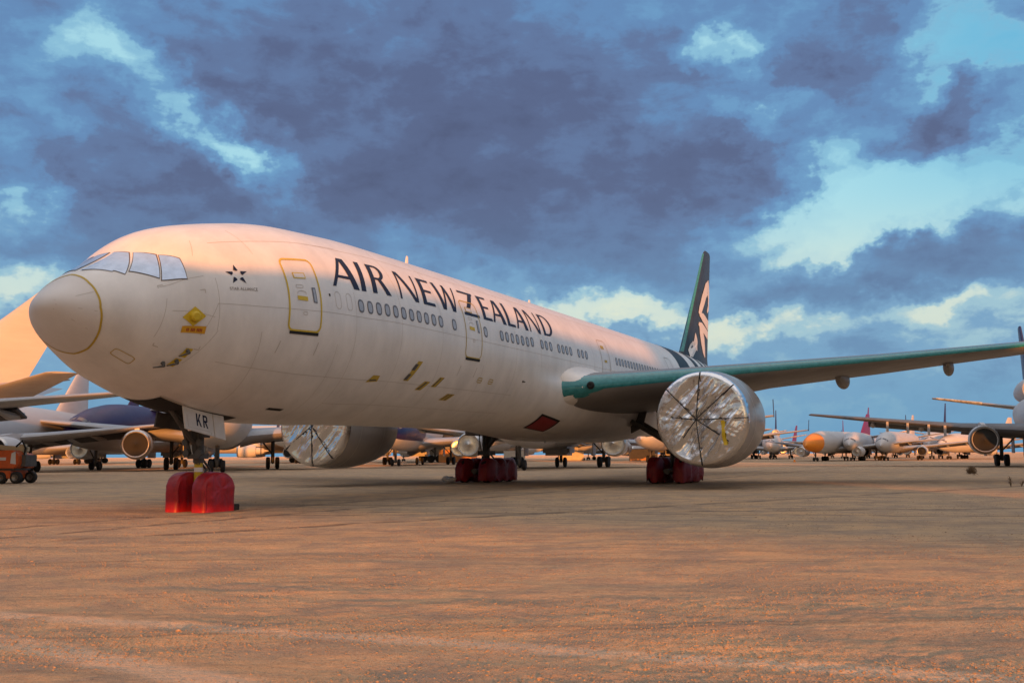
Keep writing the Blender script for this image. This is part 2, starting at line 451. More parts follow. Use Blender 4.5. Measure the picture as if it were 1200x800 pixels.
# ---- taped sensors on the nose
s, t = 2.95, -.095
pl = decal([[(s-.30,t),(s,t-.125),(s+.30,t),(s,t+.125)]], M['yellow'], 'sensor_tape', plane, .012, .1)
nrm = (fs(s, t, 1)-fs(s, t)).normalized(); c = fs(s, t, .01)
b = MB(); b.tube([c, c+nrm*.10, c+nrm*.13], [.14, .13, .09], 18); b.build('sensor_cap', M['yellow'], pl)
pl = decal([[(2.68,-.305),(3.30,-.305),(3.30,-.215),(2.68,-.215)]], M['orangeplate'], 'warning_plate', plane, .012, .1)
q = []
for k in range(11):
    u = 2.80 + k*.038
    if k in (2, 6): continue
    q.append([(u,-.285),(u+.026,-.285),(u+.026,-.245),(u,-.245)])
decal(q, M['redtxt'], 'warning_text', pl, .016, .1)
def probe(s, t, ds, yellow=True):
    o = None
    if yellow:
        o = decal([[(s-.10,t-.075),(s+.08,t-.075),(s+.17,t+.055),(s-.01,t+.055)]], M['yellow'], 'probe_tape', plane, .010, .1)
    b = MB(); nrm = (fs(s, t, 1)-fs(s, t)).normalized()
    a = fs(s+.05, t+.02, 0); c = a+nrm*.12; e = c + (fs(s-.16, t-.05, 0)-fs(s+.05, t+.02, 0))*1.0
    b.tube([a, c], [.06, .035], 10); b.tube([c, e], [.03, .016], 8)
    b.build('probe', M['greydk'], o or plane)
probe(3.0,-.56,0); probe(2.88,-.72,0); probe(2.62,-.80,0,False)
q = []
mb = MB()
ribbon(rrect(1.55,2.05,-1.02,-.86,.1), .02, None, None, None, .007, closed=True, mb=mb)
mb.build('drain_outline', M['yellowdull'], plane)

# markings on the lower fuselage
def barmark(s, t, ls, lt, w, m, off=.010): # slanted bar
    return [(s-w/2, t), (s+w/2, t), (s+w/2+ls, t+lt), (s-w/2+ls, t+lt)]
b1 = [barmark(10.85,-.575,.32,.0,.001,0)]
for q_ in ([[(10.62,-.615),(11.3,-.60),(11.3,-.53),(10.9,-.53)], barmark(13.05,-.56,.5,.24,.32,0), barmark(14.2,-.66,.38,.12,.42,0), barmark(15.15,-.60,.35,.13,.36,0), barmark(16.5,-.77,.35,.10,.60,0)]): decal([q_], M['yellowdull'], 'maintenance_marking', plane, .009, .1)
for q_ in ([[(10.78,-.60),(11.2,-.59),(11.2,-.575),(10.8,-.58)], barmark(12.98,-.55,.15,.075,.22,0), barmark(13.22,-.43,.15,.075,.22,0), barmark(14.18,-.65,.34,.10,.14,0), barmark(15.1,-.59,.30,.11,.10,0), barmark(15.32,-.59,.30,.11,.04,0), barmark(16.36,-.765,.33,.09,.09,0), barmark(16.62,-.765,.33,.09,.09,0)]): decal([q_], M['greydk'], 'marking_text', plane, .013, .1)
for s0 in (18.35, 19.35):
    mb = MB()
    ribbon(rrect(s0,s0+.36,-.475,-.415,.05), .03, None, None, None, .008, closed=True, mb=mb)
    ribbon(line(s0,-.445,s0+.36,-.445,2), .03, None, None, None, .008, mb=mb)
    mb.build('fuel_panel_outline', M['yellowdull'], plane)
decal([[(7.0,-1.09),(7.7,-1.09),(7.75,-1.05),(7.05,-1.05)]], M['black'], 'drain_vent', plane, .010, .1)
b = MB(); c = fs(22.5,-.38,0); b.tube([c, c+Vector((.05,-.14,-.03))], [.05,.02], 8); b.build('drain_mast', M['greydk'], plane)

# antennas
def blade(s, th, h, ch, name='antenna', m='white'):
    b = MB(); p = fs(s, th); n = (fs(s, th, 1)-p).normalized()
    r = []
    for k, (hh, c0, c1, w) in enumerate(((-.05,0,ch,.05),(h*.9,ch*.45,ch*.95,.028),(h,ch*.55,ch*.9,.01))):
        ring = []
        for (cx, wy) in ((c0,0),(c0+(c1-c0)*.3,w),(c1,0),(c0+(c1-c0)*.3,-w)):
            ring.append(p + n*hh + Vector((cx, wy, 0)))
        r.append(ring)
    b.rings(r, 0, True, True, True); b.build(name, M[m], plane)
blade(17.6, pi/2, .48, .36); blade(30.0, pi/2, .34, .5)
blade(30.9, -1.45, .55, .4, 'antenna', 'white')

# ---- tail paint: dark band, then white and dark sweeps
def sweep(s0, s1, m, n='tail_band', off=.010, lean=4.0):
    decal([[(s0,-.9),(s1,-.9),(s1+lean*.6,.4),(s0+lean*.6,.4)], [(s0+lean*.6,.4),(s1+lean*.6,.4),(s1+lean*.9,1.57),(s0+lean*.9,1.57)]], m, n, plane, off, .4)
sweep(46.4, 49.4, M['navyfin'])
for k in range(6): sweep(51.3+k*2.5, 52.5+k*2.5, M['navyfin'], 'tail_stripe')
for k in range(3): sweep(66.0+k*.1, 66.3, M['navyfin'], 'tail_stripe') if k == 0 else None

# ---- wings
def airfoil(tc, n=16, cam=.012):
    up, lo = [], []
    for i in range(n+1):
        x = .5*(1-cos(pi*i/n))
        yt = 5*tc*(.2969*math.sqrt(x)-.126*x-.3516*x*x+.2843*x**3-.1036*x**4)
        yc = cam*4*x*(1-x)
        up.append((x, yc+yt)); lo.append((x, yc-yt))
    return up, lo
def wing_rings(secs, side, n=16, grow=0.0, cut=None):
    """secs: (l, sLE, zLE, chord, tc, twist)"""
    out = []
    for (l, s0, z0, c, tc, tw) in secs:
        up, lo = airfoil(tc, n)
        if cut:
            ku = [p for p in up if p[0] <= cut[0]]; kl = [p for p in lo if p[0] <= cut[1]]
            pts = ku[::-1] + kl[1:]
        else: pts = up[::-1] + lo[1:]
        ring = []
        for i, (x, y) in enumerate(pts):
            X = x*c; Z = y*c
            if grow:
                a = pts[max(0, i-1)]; d = pts[min(len(pts)-1, i+1)]
                nx, nz = -(d[1]-a[1]), d[0]-a[0]; q = hypot(nx, nz) or 1
                X += -(-nx)/q*(-grow); Z += -nz/q*grow
            ring.append(P(s0+X*cos(tw)+Z*sin(tw), side*l, z0-X*sin(tw)+Z*cos(tw)))
        out.append(ring)
    return out
WS = [(1.5,25.3,4.25,15.2,.145,.045),(3.1,26.3,4.42,13.9,.14,.045),(6.5,28.6,4.82,11.7,.125,.035),(10,30.96,5.25,9.4,.115,.025),(16,35.0,5.90,7.5,.105,.015),(22,39.05,6.62,5.8,.10,.0),(28,43.1,7.42,4.1,.095,-.01),(30.5,45.4,7.80,2.7,.09,-.01),(32.3,47.9,8.05,1.0,.08,-.01)]
def resample(secs, k=4):
    out = []
    for a, c in zip(secs, secs[1:]):
        for i in range(k): out.append(tuple(p+(q-p)*i/k for p, q in zip(a, c)))
    return out + [secs[-1]]
for side in (1, -1):
    b = MB(); b.rings(wing_rings(resample(WS), side, 24), 0, True, True, True)
    w = b.build('wing', M['wing'], plane, angle=50)
    b = MB(); g = []
    for (l, s0, z0, c_, tc_, tw) in resample(WS[1:-1]):
        up = min(.8, .03+c_*.055)/c_; ext = .36 if l < 4.6 else 0; lo_ = (min(.06, .006+c_*.003)+ext)/c_
        xs = [up*(1-i/9)**2 for i in range(10)]; xl = [lo_*(i/9)**2 for i in range(1, 10)]
        def yy(x): return 5*tc_*(.2969*math.sqrt(x)-.126*x-.3516*x*x+.2843*x**3-.1036*x**4)
        ring = []
        for x, sg in [(x, 1) for x in xs]+[(x, -1) for x in xl]:
            yv = .048*x*(1-x)+sg*yy(x); X = x*c_-.012*(1 if x < .012 else .3); Z = yv*c_+sg*(.010 if x > 1e-5 else 0)
            ring.append(P(s0+X*cos(tw)+Z*sin(tw), side*l, z0-X*sin(tw)+Z*cos(tw)))
        g.append(ring)
    b.rings(g, 0, False); b.build('leading_edge_film', M['teal'], w, angle=60)
    # flap track fairings
    for (l, s0, z0, ln, r) in ((7.6,35.2,4.15,6.0,.5),(14.0,36.6,5.28,4.6,.42),(19.0,39.2,5.86,4.0,.36),(24.2,42.6,6.5,3.0,.26)):
        b = MB(); rg = []
        for i in range(17):
            u = i/16; rad_ = r*max(.04, (sin(pi*min(1, u*1.15+.05))**.6 if u*1.15+.05 < 1 else .04))
            rg.append([P(s0+ln*u, side*(l+rad_*.75*cos(2*pi*k/20)), z0-.12*u*ln*.2+rad_*1.15*sin(2*pi*k/20)) for k in range(20)])
        b.rings(rg, 0, True, True, True); b.build('flap_fairing', M['wing'], w)
    # landing light in the root of the leading edge
    b = MB(); c = Vector(P(26.86, side*4.35, 4.60))
    b.lathe([(0,.0),(-.02,.10),(.02,.16),(.12,.18)], c, 'x', 20); b.build('landing_light', M['black'], w)
# wing to body fairing
def sst(a, c, x):
    t = max(0, min(1, (x-a)/(c-a))); return t*t*(3-2*t)
def fair(s, a, off=0.0):
    """point of the fairing at station s, polar angle a about a low centre; melts into the fuselage at both ends"""
    zt, zb, w_ = prof(s); zc = 3.95; zf = (zt+zb)/2; Rf = (zt-zb)/2
    ca, sa = cos(a), sin(a); d = zf-zc
    rf = d*sa+math.sqrt(max(.01, Rf*Rf-d*d*ca*ca))
    hw = 3.70; hz = 1.66 if sa < 0 else 1.6; n = 2.3
    rr = (abs(ca/hw)**n+abs(sa/hz)**n)**(-1/n)
    e = sst(21.5, 32.0, s)*(1-sst(39, 49, s))
    low = 1-sst(.10, .70, sa)
    dl = max(0, rr-rf+.12)
    r = rf - .05 + .058*low*min(1, e*60) + dl*sst(0, .45, dl)*e*low
    return Vector(P(s, (r+off)*ca, zc+(r+off)*sa))
b = MB(); rg = []
for i in range(76):
    s = 20.8 + i*(49.0-20.8)/75
    rg.append([fair(s, 2*pi*k/96) for k in range(96)])
b.rings(rg, 0, True, True, True); b.build('wing_fairing', M['paint'], plane, angle=70)
# smooth fillet between the wing root and the body
for side in (1, -1):
    b = MB(); g = []
    for (l, gr_) in ((2.3,1.15),(2.6,.80),(2.85,.52),(3.1,.31),(3.35,.16),(3.6,.065),(3.85,.012),(4.0,-.03)):
        f_ = (l-3.1)/3.4; s0 = 26.3+2.3*f_; z0 = 4.42+.40*f_; c_ = 13.9-2.2*f_; tw = .045-.01*f_
        up, lo = airfoil(.14-.015*f_, 30)
        pts = up[::-1]+lo[1:-1]
        ring = []
        n_ = len(pts)
        for k, (x_, y_) in enumerate(pts):
            a_ = pts[(k-1) % n_]; d_ = pts[(k+1) % n_]
            nx, nz = (d_[1]-a_[1]), -(d_[0]-a_[0]); q = hypot(nx, nz) or 1; low_ = 1 if k <= len(up)-1 else max(0, 1-(k-len(up)+1)/7)
            go_ = gr_*low_-.05*(1-low_); X = x_*c_-nx/q*go_*.75; Z = y_*c_+nz/q*go_
            ring.append(P(s0+X*cos(tw)+Z*sin(tw), side*l, z0-X*sin(tw)+Z*cos(tw)))
        g.append(ring)
    b.rings(g, 0, True, True, True); b.build('wing_root_fillet', M['paint'], plane, angle=80)
# red patch on the lower fairing
def patch(q4, off, mb, mi=0, n=10):
    g = []
    for j in range(n+1):
        v = j/n; row = []
        for i in range(n+1):
            u = i/n
            s = (q4[0][0]*(1-u)+q4[1][0]*u)*(1-v)+(q4[3][0]*(1-u)+q4[2][0]*u)*v
            a = (q4[0][1]*(1-u)+q4[1][1]*u)*(1-v)+(q4[3][1]*(1-u)+q4[2][1]*u)*v
            p = fair(s, a); e1 = fair(s+.02, a)-p; e2 = fair(s, a+.01)-p
            n_ = e1.cross(e2).normalized()
            if n_.z > 0: n_ = -n_
            row.append(p+n_*off)
        g.append(row)
    mb.rings(g, mi, False)
b = MB()
patch([(25.62,-.66),(27.6,-.665),(27.36,-.315),(25.5,-.24)], .012, b, 0)
rp_ = b.build('inlet_patch', M['black'], plane, angle=60)
b = MB(); patch([(25.76,-.63),(27.44,-.635),(27.22,-.345),(25.66,-.28)], .02, b, 0)
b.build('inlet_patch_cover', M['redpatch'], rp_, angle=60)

# ---- engines
EN = (25.8, 9.61, 2.98)
def engine(side):
    c = P(EN[0], side*EN[1], EN[2])
    b = MB()
    pr = [(.35,1.60),(.12,1.66),(.0,1.78),(.06,1.87),(.35,1.965),(.9,2.045),(1.7,2.09),(2.8,2.075),(3.8,1.98),(4.8,1.80),(5.4,1.66),(5.42,1.58),(4.6,1.5)]
    b.lathe(pr, c, 'x', 72); e = b.build('engine', M['nac'], plane, angle=50)
    b = MB(); b.lathe([(.36,1.62),(.12,1.675),(-.012,1.785),(.05,1.882),(.28,1.955),(.30,1.945)], c, 'x', 72); b.build('inlet_lip', M['lip'], e)
    b = MB(); b.lathe([(4.4,1.2),(5.2,1.15),(6.2,.92),(6.9,.72),(7.0,.5),(7.9,.05)], c, 'x', 40); b.build('exhaust_nozzle', M['steel'], e)
    mb = MB()
    for a in (1.15,3.45):
        mb.rings([[Vector(c)+Vector((a, r_*cos(q), r_*sin(q))) for q in [2*pi*k/72 for k in range(72)]] for a, r_ in ((a, 2.067 if a < 2 else 2.018),(a+.022, 2.069 if a < 2 else 2.015))], 0)
    mb.build('cowl_seam', M['seam'], e)
    # pylon
    b = MB(); rg = []
    for (s, z0, z1, w) in ((1.6,1.9,2.05,.06),(2.6,1.8,2.06,.2),(4.2,1.5,2.06,.28),(5.8,1.0,2.15,.32),(7.8,.75,2.2,.28),(10,1.4,2.1,.1)):
        rg.append([Vector(c)+Vector(q) for q in ((s,-w,z0),(s,w,z0),(s,w,z1-.08),(s,w*.5,z1),(s,-w*.5,z1),(s,-w,z1-.08))])
    b.rings(rg, 0, True, True, True); b.build('pylon', M['nac'], e)
    # foil cover: crumpled drumhead wrapped over the lip
    b = MB(); NR, NA = 64, 300; g = []
    sd = 13.7 if side > 0 else 71.3
    RC = 1.80
    for i in range(NR+1):
        r = RC*(i/NR)
        ring = []
        for k in range(NA):
            a = 2*pi*k/NA; ca, sa = cos(a), sin(a); u = r/RC
            y, z = r*ca, r*sa
            # long diagonal drag folds, sagging cloth, gathers at the rim
            ya, za = y*.80+z*.60, -y*.60+z*.80       # across and along the drag folds
            w1 = noise.noise(Vector((ya*1.1+sd, za*.45, sd)))
            w2 = noise.noise(Vector((ya*2.6+.6*w1, za*.55+sd, sd*2)))
            w4 = noise.noise(Vector((ya*6.5+w2, za*1.2+sd, sd*3)))
            rid = (1-abs(noise.noise(Vector((ya*2.0+.5*w1-sd, za*.5, sd*5))))*2.2)
            rid = max(0, rid)**2
            gath = noise.noise(Vector((ca*9+sd, sa*9, u*1.2)))
            env = (1-u**5)
            w5 = 1-abs(noise.noise(Vector((ya*5.2+w2*1.2, za*1.1-sd, sd*7))))*2.0
            w6 = noise.noise(Vector((y*3.1+sd, z*3.1, sd)))
            d = (.12*w1+.11*w2+.045*w4-.085*rid-.030*max(0, w5)**2+.03*w6)*env + .045*gath*u**4*(1-u**8) + .05*(1-u*u)
            ring.append(Vector(c)+Vector((-.05+d, y, z)))
        g.append(ring)
    for (a_, r_) in ((-.02,1.885),(.05,1.925),(.16,1.965),(.27,1.985)):
        ring = []
        for k in range(NA):
            a = 2*pi*k/NA; f_ = 1+.006*noise.noise(Vector((cos(a)*16, sin(a)*16, a_*9+sd)))
            ring.append(Vector(c)+Vector((a_, r_*f_*cos(a), r_*f_*sin(a))))
        g.append(ring)
    b.rings(g[1:], 0, True, True, False)
    cov = b.build('engine_cover', M['foil'], e, angle=70)
    rimv = .30
    def strap(a, r1=1.9, r0=0.0, cy=0., cz=0.):
        b = MB(); pts = []
        for i in range(13):
            r = r0+(r1-r0)*i/12
            y = cy*(1-i/12)+r*cos(a); z = cz*(1-i/12)+r*sin(a)
            pts.append(Vector(c)+Vector((-.16+.09*(r/1.9)**2, y, z)))
        pts.append(Vector(c)+Vector((.05, 1.95*cos(a), 1.95*sin(a)))) if r1 > 1.85 else None
        b.tube(pts, .022, 6); b.build('strap', M['strap'], cov)
    cy, cz = .18, -.05   # starboard is +y in the local frame
    if side > 0:
        for a in (pi/2, pi/2-.66+1.45, -pi/2, pi*.5-.86): strap(a, cy=cy, cz=cz)
        strap(pi, cy=cy, cz=cz); strap(pi*1.22, 1.5, cy=cy, cz=cz); strap(.05, 1.25, cy=cy, cz=cz); strap(-.82, 1.1, cy=cy, cz=cz)
        b = MB(); x0 = -.19
        g_ = []
        for i in range(12):
            v = i/11; z = -.10-1.02*v; y = -.93-.02*sin(v*7)-.08*v
            g_.append([Vector(c)+Vector((x0+.03*sin(v*9), y-.085+.02*sin(v*5), z)), Vector(c)+Vector((x0+.02*sin(v*9+1), y+.085*(1-.5*v*v), z))])
        b.rings(g_, 0, False); b.build('ribbon', M['yellow'], cov)
    else:
        for a in (pi/2, -pi/2, -pi/2-.62, -pi/2+.95, pi/2+.7, pi/2-.7): strap(a)
    return e
engine(1); engine(-1)

# ---- nose gear
ng = MB()
ng.tube([(5.9,0,.55),(5.9,0,1.45)], .085, 16, 0)
ng.tube([(5.9,0,1.35),(5.86,0,2.9)], .15, 16, 0)
ng.tube([(5.9,-.5,.55),(5.9,.5,.55)], .09, 12, 0)
for y in (-.07,.07):
    ng.tube([(5.98,y,1.45),(6.32,y,1.15),(6.0,y*1.4,.68)], .035, 8, 0)
ng.tube([(5.6,-.05,1.9),(4.6,-.05,2.85)], .07, 10, 0); ng.tube([(5.75,.18,1.6),(5.3,.25,2.8)], .05, 8, 0)
for (x,y,z,r_) in ((5.74,-.22,1.62,.11),(5.74,.22,1.62,.11),(5.72,-.24,1.92,.10),(5.72,.24,1.92,.10)):
    ng.tube([(x,y,z),(x-.14,y,z)], [r_*.7,r_], 14, 0)
ng.box((5.66,-.20,1.46),(6.08,.20,1.60),0); ng.box((5.7,-.3,2.05),(6.0,.3,2.25),0)
for k in range(7):
    a = random.uniform(-1,1)
    ng.tube([(5.75+.1*random.random(),.15*a,2.7),(5.68,.2*a,2.2),(5.70,.17*a,1.7),(5.8,.12*a,1.3)], .016, 6, 0)
gear = ng.build('nose_gear', M['greydk'], plane, bevel=0)
b = MB(); b.lathe([(.80,.10),(.80,.118),(1.42,.118),(1.42,.10)], (5.9,0,0), 'z', 20); bt = b.build('tape_band', M['yellow'], gear)
b = MB(); b.lathe([(1.10,.11),(1.10,.121),(1.22,.121),(1.22,.11)], (5.9,0,0), 'z', 20); b.build('tape_mark', M['white'], bt)
b = MB(); b.lathe([(.48,.08),(.48,.10),(.78,.10)], (5.9,0,0), 'z', 20); b.build('piston', M['lip'], gear)
def wheel(c, r, w, parent, name='wheel', hub=True):
    b = MB(); pr = [(-w/2,r*.55),(-w/2,r*.82),(-w*.40,r*.95),(-w*.25,r),(w*.25,r),(w*.40,r*.95),(w/2,r*.82),(w/2,r*.55)]
    b.lathe(pr, c, 'y', 28); t = b.build(name, M['rubber'], parent)
    if hub:
        b = MB(); b.lathe([(-w*.30,.02),(-w*.36,r*.3),(-w/2-.002,r*.56),(w/2+.002,r*.56),(w*.36,r*.3),(w*.30,.02)], c, 'y', 20); b.build('hub', M['steel'], t)
    return t
def cover(y0, y1, prof_x, m, parent, seed, rings=18, ragged=.0, name='wheel_cover', tyres=(5.9,), bulge=.05):
    """draped vinyl: prof_x = closed outline (x,z) side profile, spans y0..y1"""
    b = MB(); g = []
    n = len(prof_x)
    cx = sum(p[0] for p in prof_x)/n; cz = sum(p[1] for p in prof_x)/n
    for i in range(rings+1):
        v = i/rings; y = y0+(y1-y0)*v
        sh = 1-.10*(abs(2*v-1)**6)
        ring = []
        for k, (x_, z_) in enumerate(prof_x):
            q = Vector((x_*2.6, y*3.0, z_*2.6+seed))
            fold = .040*noise.noise(q)+.022*noise.noise(q*2.7)
            X = cx+(x_-cx)*(sh+fold); Z = cz+(z_-cz)*(sh+fold*.7)
            if z_ < .06: Z = z_ + (ragged*max(0, noise.noise(Vector((x_*3, y*4, seed)))+.2))
            Y = y + .02*noise.noise(Vector((x_*4, seed, z_*3)))
            ring.append((X, Y, Z))
        g.append(ring)
    # side walls: bulging over each tyre, pleated between them
    def wall(r0, s_):
        out_ = []
        for q_ in range(1, 8):
            f_ = 1-q_/8
            row = []
            for (x_, y_, z_) in r0:
                X = cx+(x_-cx)*f_; Z = cz+(z_-cz)*f_
                bl = max(max(0, 1-((X-c_)/.62)**2)*max(0, 1-((Z-.66)/.85)**2) for c_ in tyres)
                pl = noise.noise(Vector((X*4.2, Z*.7, seed+s_)))*.060+noise.noise(Vector((X*9, Z*1.2, seed-s_)))*.030
                row.append((X, y_+s_*(bulge*bl*min(1, q_/2)+pl), Z))
            out_.append(row)
        return out_
    w0 = wall(g[0], -1); w1 = wall(g[-1], 1)
    b.rings(w0[::-1]+g+w1, 0, True, True, True)
    return b.build(name, m, parent, angle=50)
def dome(xa, xb, h, n=28, z0=.0, sq=2.15):
    pts = []
    for k in range(n+1):
        a = pi*k/n; ca, sa = cos(a), sin(a)
        pts.append(((xa+xb)/2-(xb-xa)/2*math.copysign(abs(ca)**(2/sq), ca), z0+(h-z0)*(.52+.48*abs(sa)**(2/sq)) if 0 < k < n else z0))
    pts2 = [(xa, z0)]
    for k in range(0, n+1):
        a = pi*k/n; ca, sa = cos(a), sin(a)
        pts2.append(((xa+xb)/2-(xb-xa)/2*math.copysign(abs(ca)**(2/sq), ca), h*.56+h*.44*abs(sa)**(2/sq)))
    pts2.append((xb, z0))
    # subdivide vertical sides
    out = []
    for i in range(len(pts2)-1):
        p, q = pts2[i], pts2[i+1]; m_ = max(1, int(hypot(q[0]-p[0], q[1]-p[1])/.12))
        for k in range(m_): out.append((p[0]+(q[0]-p[0])*k/m_, p[1]+(q[1]-p[1])*k/m_))
    out.append(pts2[-1])
    p, q = pts2[-1], pts2[0]
    for k in range(1, 8): out.append((p[0]+(q[0]-p[0])*k/8, p[1]+(q[1]-p[1])*k/8))
    return out
for y in (.41, -.50):
    w = wheel((5.9, y, .51), .51, .34, gear)
cover(.20, .64, dome(5.27, 6.50, 1.10), M['red'], gear, 3.1)
cover(-.76, -.28, dome(5.25, 6.60, 1.10), M['red'], gear, 8.6)
b = MB(); b.box((6.55,-.72,.0),(6.85,-.30,.18)); b.build('chock', M['rubber'], gear, bevel=.02)
# doors with the registration letters
def gdoor(s0, s1, zt0, zt1, zb0, zb1, l0=.60, l1=.72):
    b = MB(); t = .05
    f = [P(s0,l0,zt0),P(s1,l0,zt1),P(s1,l1,zb1),P(s0,l1,zb0)]
    o = [(x_, y_-t, z_) for x_, y_, z_ in f]
    b.add(f+o, [(0,1,2,3),(7,6,5,4),(0,4,5,1),(1,5,6,2),(2,6,7,3),(3,7,4,0)])
    return b.build('gear_door', M['paint_grime'], plane, bevel=.012), o
d1, q4 = gdoor(4.42, 5.62, 3.00, 2.82, 2.27, 2.06)
d2, _ = gdoor(5.65, 6.12, 2.80, 2.72, 2.05, 1.97)
def on_quad(q, u, v, off=.006):
    a, b_, c_, d_ = [Vector(p) for p in q]
    p = (d_*(1-u)+c_*u)*(1-v)+(a*(1-u)+b_*u)*v
    n_ = (b_-a).cross(d_-a).normalized()
    if n_.y > 0: n_ = -n_
    return p+n_*off
def seg(q, strokes, name, m, parent):
    b = MB()
    for s in strokes: b.add([on_quad(q, u, v) for u, v in s], [(0,1,2,3)])
    return b.build(name, m, parent, smooth=False)
K = [[(.40,.30),(.445,.30),(.445,.76),(.40,.76)], [(.445,.49),(.515,.76),(.565,.76),(.455,.43)], [(.465,.53),(.49,.60),(.575,.30),(.525,.30)]]
Rr_ = [[(.63,.30),(.675,.30),(.675,.76),(.63,.76)],[(.675,.69),(.76,.69),(.75,.76),(.675,.76)],[(.675,.50),(.75,.50),(.76,.57),(.675,.57)],[(.745,.50),(.79,.55),(.79,.71),(.745,.76)],[(.69,.50),(.74,.50),(.80,.30),(.75,.30)]]
seg(q4, [[(u, v-.07) for u, v in q] for q in K+Rr_], 'registration_letters', M['navy'], d1)
seg(q4, [[(.88,.06),(.91,.06),(.91,.12),(.88,.12)],[(.12,.10),(.85,.13),(.85,.145),(.12,.115)],[(.10,.10),(.115,.10),(.10,.55),(.09,.55)]], 'door_scuff', M['seam'], d1)
b = MB(); f = [P(4.9,-.62,2.75),P(6.2,-.62,2.70),P(6.2,-.70,2.25),P(4.9,-.70,2.35)]
b.add(f+[(x_,y_+.05,z_) for x_,y_,z_ in f], [(0,1,2,3),(7,6,5,4),(0,4,5,1),(1,5,6,2),(2,6,7,3),(3,7,4,0)]); b.build('gear_door', M['greydk'], plane)
# wheel well: its shade painted as a black sheet, with its edge
decal([[(3.6,-pi/2-.26),(6.6,-pi/2-.24),(6.6,-pi/2+.24),(3.6,-pi/2+.26)]], M['black'], 'wheel_well_shade', plane, .012, .2)
mb = MB(); ribbon([(3.55,-pi/2+.28)]+line(3.56,-pi/2+.27,4.5,-pi/2+.26), .05, None, None, None, .02, mb=mb); mb.build('well_edge', M['lightline'], plane)

# ---- main gear
def main_gear(side):
    l = 5.48*side
    b = MB()
    b.tube([P(37.1,l,.6),P(37.1,l,2.1)], .17, 16); b.tube([P(37.1,l,2.0),P(36.9,l-.1*side,4.6)], .27, 18)
    b.tube([P(35.4,l,.62),P(38.8,l,.62)], .15, 12)
    for s in (35.65,37.1,38.55): b.tube([P(s,l-.75,.64),P(s,l+.75,.64)], .10, 10)
    b.tube([P(37.0,l-.1*side,2.15),P(36.9,3.1*side,3.55)], .13, 10)
    b.tube([P(37.0,l-.1*side,1.95),P(35.2,3.2*side,3.5)], .12, 10)
    b.tube([P(37.2,l,2.3),P(39.3,3.9*side,4.0)], .10, 10)
    b.tube([P(37.3,l,1.7),P(38.0,l,1.35),P(37.4,l,.8)], .06, 8)
    for k in range(9):
        a = random.uniform(-1,1); c_ = random.uniform(-.3,.3)
        b.tube([P(36.8+c_,l+.22*a,3.6),P(36.82+c_,l+.3*a,2.4),P(36.85,l+.22*a,1.5),P(36.8-c_,l+.25*a,.8)], .03, 6)
    b.box(P(36.6,l+.35,1.5),P(37.5,l-.35,1.75)); b.box(P(36.55,l+.28,2.7),P(36.7,l-.28,3.3))
    g = b.build('main_gear', M['greydk'], plane)
    # doors
    b = MB()
    q = [P(35.3,l+.62*side,4.3),P(38.6,l+.62*side,4.2),P(38.6,l+.50*side,2.6),P(35.3,l+.50*side,2.6)]
    b.add(q+[(x_,y_-.06,z_) for x_,y_,z_ in q], [(0,1,2,3),(7,6,5,4),(0,4,5,1),(1,5,6,2),(2,6,7,3),(3,7,4,0)])
    b.build('strut_door', M['paint_grime'], g)
    b = MB(); q = [P(36.2,3.3*side,3.9),P(36.2,4.3*side,3.95),P(36.2,4.0*side,2.9),P(36.2,3.35*side,2.6)]
    b.add(q+[(x_+.05,y_,z_) for x_,y_,z_ in q], [(0,1,2,3),(7,6,5,4),(0,4,5,1),(1,5,6,2),(2,6,7,3),(3,7,4,0)]); b.build('brace_door', M['greydk'], g)
    for dl in (-.70, .70):
        for s in (35.65,37.1,38.55): wheel(P(s, l+dl, .66), .66, .5, g)
    # red covers: lobed tent over each row of wheels
    for dl in (-.70, .70):
        y0 = -(l+dl)-.31; y1 = -(l+dl)+.31
        pr = []
        xa, xb = 34.92, 39.28
        pr.append((xa+.02, .05)); pr.append((xa-.02,.3)); pr.append((xa,.7))
        for i in range(46):
            u = i/45; s = xa+(xb-xa)*u
            hh = max(1.36-.60*abs((s-c_)/.73)**2.2 for c_ in (35.65,37.1,38.55))
            hh = max(hh, .98) if .06 < u < .94 else hh
            pr.append((s, max(.75, hh)))
        pr.append((xb,.7)); pr.append((xb+.03,.3)); pr.append((xb-.02,.05))
        for k in range(1, 14): pr.append((xb-(xb-xa)*k/14, .05))
        front = (dl > 0)
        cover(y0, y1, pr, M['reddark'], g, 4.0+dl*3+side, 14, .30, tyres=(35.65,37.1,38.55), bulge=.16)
    return g
main_gear(1); main_gear(-1)

